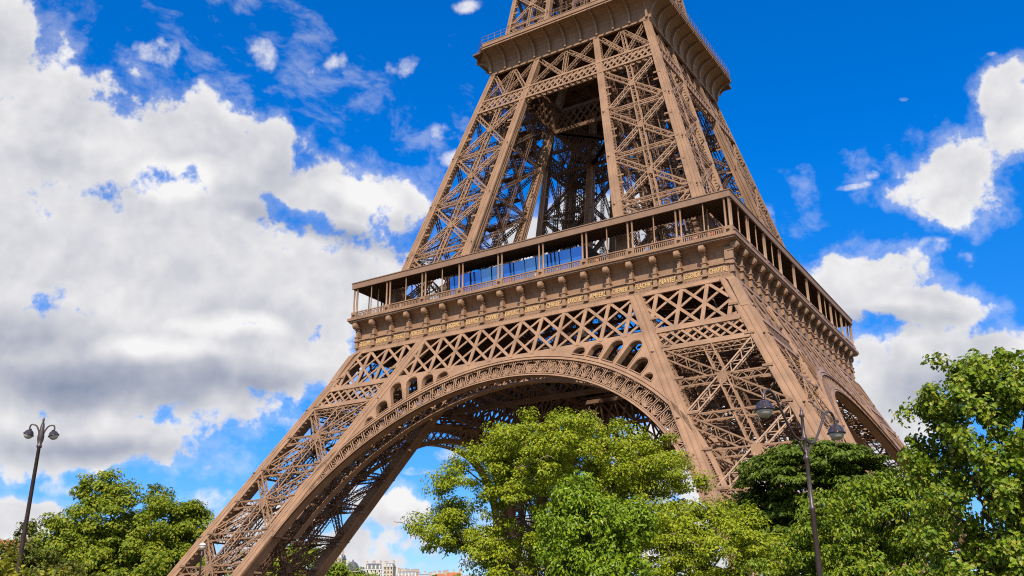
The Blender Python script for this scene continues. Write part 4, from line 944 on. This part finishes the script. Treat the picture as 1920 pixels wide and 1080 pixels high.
def house(label, x, y, w, d, h, wall, roof, rh, chim, seed, turn=0.0, dome=False, z0=GZ-.1):
    pr = random.Random(seed); root = empty('apartment_house', (x, y, z0), tang+turn); tag(root, label, 'building', 'houses beyond the arch')
    b = MB(); b.box((-w/2, -d/2, 0), (w/2, d/2, h)); b.box((-w/2-.3, -d/2-.3, h-0.5), (w/2+.3, d/2+.3, h+.05))
    for z in np.arange(3.2, h-1, 3.1): b.box((-w/2-.1, -d/2-.12, z), (w/2+.1, -d/2+.05, z+.22))
    b.obj('wall', WM[wall], root)
    r = MB()
    if dome:
        R_ = min(w, d)/2; r.lathe((0, 0, h), [(R_, 0.05), (R_*1.0, rh*.25), (R_*.88, rh*.55), (R_*.62, rh*.82), (R_*.3, rh*.96), (R_*.12, rh), (R_*.1, rh*1.12), (0.001, rh*1.25)], 20)
    elif roof == 'tile':
        r.loft([[(-w/2-.4, -d/2-.4, h+.05), (w/2+.4, -d/2-.4, h+.05), (w/2+.4, d/2+.4, h+.05), (-w/2-.4, d/2+.4, h+.05)], [(-w/2+1, -.1, h+rh), (w/2-1, -.1, h+rh), (w/2-1, .1, h+rh), (-w/2+1, .1, h+rh)]])
    else:
        r.loft([[(-w/2, -d/2, h+.05), (w/2, -d/2, h+.05), (w/2, d/2, h+.05), (-w/2, d/2, h+.05)], [(-w/2+.6, -d/2+1, h+rh*.75), (w/2-.6, -d/2+1, h+rh*.75), (w/2-.6, d/2-1, h+rh*.75), (-w/2+.6, d/2-1, h+rh*.75)], [(-w/2+.8, -.3, h+rh), (w/2-.8, -.3, h+rh), (w/2-.8, .3, h+rh), (-w/2+.8, .3, h+rh)]])
    ro = r.obj('roof', RM[roof], root)
    for k in range(chim):
        cx = -w/2+0.9+(w-1.8)*(k+.5*(chim == 1))/max(1, chim-1); cw = pr.uniform(.5, .8); cl = pr.uniform(1.5, 3.2); ch = h+rh+pr.uniform(0.6, 2.0); cy = pr.uniform(-2, 2)
        c = MB(); c.box((cx-cl/2, cy-cw, h+rh*.3), (cx+cl/2, cy+cw, ch)); c.box((cx-cl/2-.1, cy-cw-.1, ch), (cx+cl/2+.1, cy+cw+.1, ch+.2)); co = c.obj('chimney', WM[pr.choice(['stone', 'ochre', 'cream'])], ro)
        p = MB(); m_ = int(cl/.5)
        for j in range(m_): p.lathe((cx-cl/2+.3+j*.5, cy, ch+.2), [(.17, 0), (.14, .75), (.18, .8)], 6)
        p.obj('chimney_pots', POT, root)
    n = max(2, int(w/2.6)); rows = min(3, int((h-2)/3.1))
    for row in range(rows):
        for i in range(n):
            wx = -w/2+w*(i+.5)/n; wz = h-2.6-row*3.1; m = MB(); m.box((wx-.55, -d/2-.04, wz), (wx+.55, -d/2+.1, wz+1.9)); m.obj('window', WINM, root)
    if roof != 'tile' and not dome:
        for i in range(n):
            wx = -w/2+w*(i+.5)/n; m = MB(); m.box((wx-.6, -d/2+.05, h+.5), (wx+.6, -d/2+1.8, h+rh*.62)); dm = m.obj('dormer', WM['white'], root)
    return root
def tp(px, dist):      # a spot in the town strip: px metres along the street line, dist metres beyond
    o = Vector((-427.8, 498.6, 0)); q = o+town*(-50.4+(px+26.5)*1.5)+deep*(dist*1.9); return q.x, q.y
hl = MB(); rings = []                                  # the low hill the houses stand on
hc = Vector(tp(8, 0)).to_3d()
for r_, z_ in ((430, GZ-0.6), (330, 8), (250, 24), (200, 30.2), (120, 30.4), (1, 30.5)):
    rings.append([(hc.x+town.x*r_*1.1*math.cos(a)+deep.x*r_*math.sin(a), hc.y+town.y*r_*1.1*math.cos(a)+deep.y*r_*math.sin(a), z_) for a in [2*math.pi*k/40 for k in range(40)]])
hl.loft(rings); tag(hl.obj('hill', mat('hill_green', (0.07, 0.085, 0.03), 0.95, 0.1, vscale=0.03, col2=(0.16, 0.14, 0.10)), None, True), None, None, None, 'structure')
H = [('grey lead dome with a pointed top behind the bright green tree', -26.5, -22, 11, 11, 25.5, 'cream', 'slate', 7.5, 0, True),
     ('tall stone house with a round chimney beside the left leg', -36.5, -16, 8.5, 10, 31.2, 'stone', 'zinc', 3.0, 2, False),
     ('white house with dark slate roof right of the grey dome', -17.5, -10, 9, 11, 27.0, 'white', 'slate', 4.0, 2, False),
     ('narrow cream house with one tall brick chimney stack', -9.8, -4, 5.5, 10, 28.6, 'cream', 'zinc', 2.4, 1, False),
     ('wide white house with zinc roof and two rows of chimney pots', -0.5, 4, 12, 11, 24.8, 'white', 'zinc', 3.8, 4, False),
     ('cream house with grey roof and dormers before the orange roofs', 9.3, -2, 8, 11, 23.4, 'cream', 'zinc', 3.4, 2, False),
     ('ochre house with the highest orange tiled roof of the row', 24.6, 8, 9, 11, 24.6, 'ochre', 'tile', 3.6, 2, False),
     ('pink walled house under a low orange tiled roof', 17.0, 2, 7, 10, 24.2, 'pink', 'tile', 2.8, 2, False),
     ('long cream house with an orange roof and small chimneys', 33.2, 6, 9.5, 10, 23.0, 'cream', 'tile', 2.6, 3, False),
     ('low white house at the right end of the row beside the feathery tree', 41.6, 2, 8.5, 10, 21.6, 'white', 'tile', 2.0, 1, False),
     ('pale stone house low in front of the white zinc roofed house', 2.5, -24, 13, 9, 20.6, 'stone', 'zinc', 3.0, 3, False),
     ('small grey roofed house in front of the orange roofs', 18.0, -22, 12, 9, 19.4, 'cream', 'zinc', 2.8, 2, False),
     ('long flat pale building under the right end of the row', 33.5, -20, 16, 9, 18.9, 'pink', 'zinc', 1.6, 2, False)]
for i, (lb, a, b, w, d, h, wl, rf_, rh, ch, dm) in enumerate(H):
    x, y = tp(a, b); house(lb, x, y, w*(0.95 if dm else 1.42), d*1.3, (h+2.6+GZ-4.39)*1.9+4.39-30, wl, rf_, rh*(1.05 if dm else 1.25), int(ch*1.7+.5), 40+i, random.Random(i).uniform(-.12, .12), dm, 30.0)
house('distant house with an orange roof at the far left behind the shrubs', -272, 49.8, 14, 12, 32.5, 'pink', 'tile', 4.0, 2, 77, 0.2)
for i, (a, b, z, r_) in enumerate(((15.5, -14, 19.5, 4.0), (28.5, -14, 20.5, 3.4), (36.0, -12, 19.0, 5.0))):
    x, y = tp(a, b)
    tree('town_tree', ['small dark green tree among the orange roofed houses', 'thin green tree between two orange roofs', 'broad green tree before the long cream house'][i], (x, y, 30.4), [(0, 0, z, r_, r_*.8), (r_*.5, 0, z-1.2, r_*.8, r_*.6), (0, 0, z-4, r_, 2.5)], 60+i, 70, 50, 1.3, 0.7, 'spray', LM_LEFT, 0.25, 9, limbs=5)

# ------------------------------------------------------------------ visitors on the galleries
SKIN = mat('skin', (0.50, 0.30, 0.21), 0.55, 0.3); HAIR = mat('hair', (0.035, 0.024, 0.018), 0.6, 0.3)
def person_meshes():
    # one skinned body: pelvis root, spine, head, arms resting forward on a rail, legs
    J = {'pel': (0, 0, .95), 'wai': (0, 0, 1.1), 'che': (0, .0, 1.32), 'nk': (0, .01, 1.47), 'hd0': (0, -.01, 1.56), 'hd1': (0, -.015, 1.66), 'hd2': (0, 0, 1.74)}
    rad = {'pel': (.15, .11), 'wai': (.13, .095), 'che': (.155, .11), 'nk': (.055, .055), 'hd0': (.072, .085), 'hd1': (.078, .10), 'hd2': (.05, .06)}
    E_ = [('pel', 'wai'), ('wai', 'che'), ('che', 'nk'), ('nk', 'hd0'), ('hd0', 'hd1'), ('hd1', 'hd2')]
    for s, n in ((-1, 'l'), (1, 'r')):
        J.update({n+'sh': (s*.19, 0, 1.40), n+'el': (s*.25, -.10, 1.14), n+'wr': (s*.17, -.34, 1.11), n+'hip': (s*.09, 0, .90), n+'kn': (s*.10, -.02, .50), n+'an': (s*.11, .02, .09), n+'to': (s*.12, -.16, .04)})
        rad.update({n+'sh': (.062, .062), n+'el': (.045, .045), n+'wr': (.032, .03), n+'hip': (.092, .095), n+'kn': (.06, .06), n+'an': (.042, .045), n+'to': (.04, .03)})
        E_ += [('che', n+'sh'), (n+'sh', n+'el'), (n+'el', n+'wr'), ('pel', n+'hip'), (n+'hip', n+'kn'), (n+'kn', n+'an'), (n+'an', n+'to')]
        for f in range(4):
            a, b = f'{n}f{f}a', f'{n}f{f}b'; J[a] = (s*(.17-.028+.019*f), -.41, 1.105); J[b] = (s*(.17-.03+.019*f), -.47-.012*(f in (1, 2)), 1.07)
            rad[a] = (.010, .010); rad[b] = (.008, .008); E_ += [(n+'wr', a), (a, b)]
        t = f'{n}th'; J[t] = (s*.12, -.40, 1.10); rad[t] = (.011, .011); E_.append((n+'wr', t))
    return J, rad, E_
def skin(name, J, rad, E_, keys, m, grow=0.0):
    ks = [k for k in J if k in keys]; ix = {k: i for i, k in enumerate(ks)}
    me = bpy.data.meshes.new(name); me.from_pydata([J[k] for k in ks], [(ix[a], ix[b]) for a, b in E_ if a in ix and b in ix], [])
    o = bpy.data.objects.new(name, me); C.objects.link(o); md = o.modifiers.new('s', 'SKIN'); md.use_smooth_shade = True
    for k in ks: me.skin_vertices[0].data[ix[k]].radius = tuple(r+grow for r in rad[k])
    me.skin_vertices[0].data[0].use_root = True
    sb = o.modifiers.new('b', 'SUBSURF'); sb.levels = sb.render_levels = 1
    bpy.context.view_layer.update(); out = bpy.data.meshes.new_from_object(o.evaluated_get(bpy.context.evaluated_depsgraph_get())); bpy.data.objects.remove(o)
    out.materials.clear(); out.materials.append(m); return out
J, rad, E_ = person_meshes()
BODY = skin('body', J, rad, E_, list(J), SKIN)
top_k = ['pel', 'wai', 'che', 'lsh', 'lel', 'rsh', 'rel']; leg_k = ['pel', 'lhip', 'lkn', 'lan', 'rhip', 'rkn', 'ran']
cloth = {}
def garment(kind, col):
    k = (kind, col)
    if k not in cloth: cloth[k] = skin(kind, J, rad, E_, top_k if kind == 'shirt' else leg_k, mat(kind+'_cloth', col, 0.8, 0.1), 0.016)
    return cloth[k]
hm = MB(); hm.lathe((0, 0.012, 1.66), [(.094, -.06), (.106, 0), (.10, .06), (.06, .105), (.001, .115)], 12); HME = hm.mesh('hair', HAIR, True)
fm_ = MB()
for s in (-1, 1): fm_.lathe((s*.032, -.108, 1.665), [(.001, -.010), (.011, 0), (.001, .010)], 6)
fm_.loft([[(-.010, -.10, 1.665), (.010, -.10, 1.665), (0, -.09, 1.665)], [(-.016, -.125, 1.63), (.016, -.125, 1.63), (0, -.09, 1.63)]]); fm_.box((-.022, -.108, 1.598), (.022, -.098, 1.606)); FME = fm_.mesh('face_features', HAIR)
COLS = {'red': (.62, .03, .025), 'white': (.75, .74, .72), 'blue': (.04, .09, .42), 'black': (.02, .02, .022), 'grey': (.25, .25, .27), 'pink': (.65, .28, .30), 'green': (.07, .2, .06), 'yellow': (.65, .45, .06), 'orange': (.7, .2, .03), 'purple': (.2, .07, .3)}
def person(label, x, y, z, rz, shirt, legs, group):
    root = link('person', BODY); root.location = (x, y, z); root.rotation_euler = (0, 0, rz); tag(root, label, 'person', group)
    link('shirt', garment('shirt', COLS[shirt]), root); link('trousers', garment('trousers', COLS[legs]), root); link('hair', HME, root); link('face_features', FME, root)
G1 = 'visitors along the lower gallery'; G2 = 'visitors along the upper gallery'
for x, sh, lg, lb in ((-32.4, 'black', 'black', 'person in black at the left end of the lower gallery, farther out'), (-31.4, 'grey', 'black', 'person in grey near the left end of the lower gallery'), (-24.6, 'white', 'blue', 'person in white by the second pair of posts'), (-2.6, 'red', 'blue', 'person in a red shirt before the glass wall of the lower gallery'),
                      (2.4, 'white', 'black', 'person in white before the glass wall'), (6.3, 'grey', 'black', 'person in grey trousers and grey shirt near the end of the glass wall'), (13.2, 'orange', 'blue', 'person in orange right of the glass wall'), (29.0, 'pink', 'grey', 'person in pink near the right corner of the lower gallery'), (31.6, 'red', 'black', 'person in red at the right corner of the lower gallery')):
    person(lb, x, -33.95, 56.76, 0, sh, lg, G1)
for x, sh, lg, lb in ((-11.4, 'white', 'blue', 'person in white beside the left pillar of the upper gallery'), (-9.3, 'pink', 'grey', 'person in pink between the pillars of the upper gallery, near the left one'), (-7.2, 'orange', 'black', 'person in orange in front of the inner plank of the left pillar'), (-3.2, 'blue', 'black', 'person in dark blue right of the left pillar on the upper gallery'), (-2.2, 'white', 'black', 'person in white beside the one in dark blue'),
                      (2.0, 'red', 'blue', 'person in red high on the upper gallery'), (3.0, 'grey', 'black', 'person in grey beside the one in red on the upper gallery'), (-13.8, 'yellow', 'blue', 'person in yellow at the left corner of the upper gallery'), (-10.4, 'purple', 'grey', 'person in purple leaning on the upper railing')):
    person(lb, x, -20.0, 114.9, 0, sh, lg, G2)
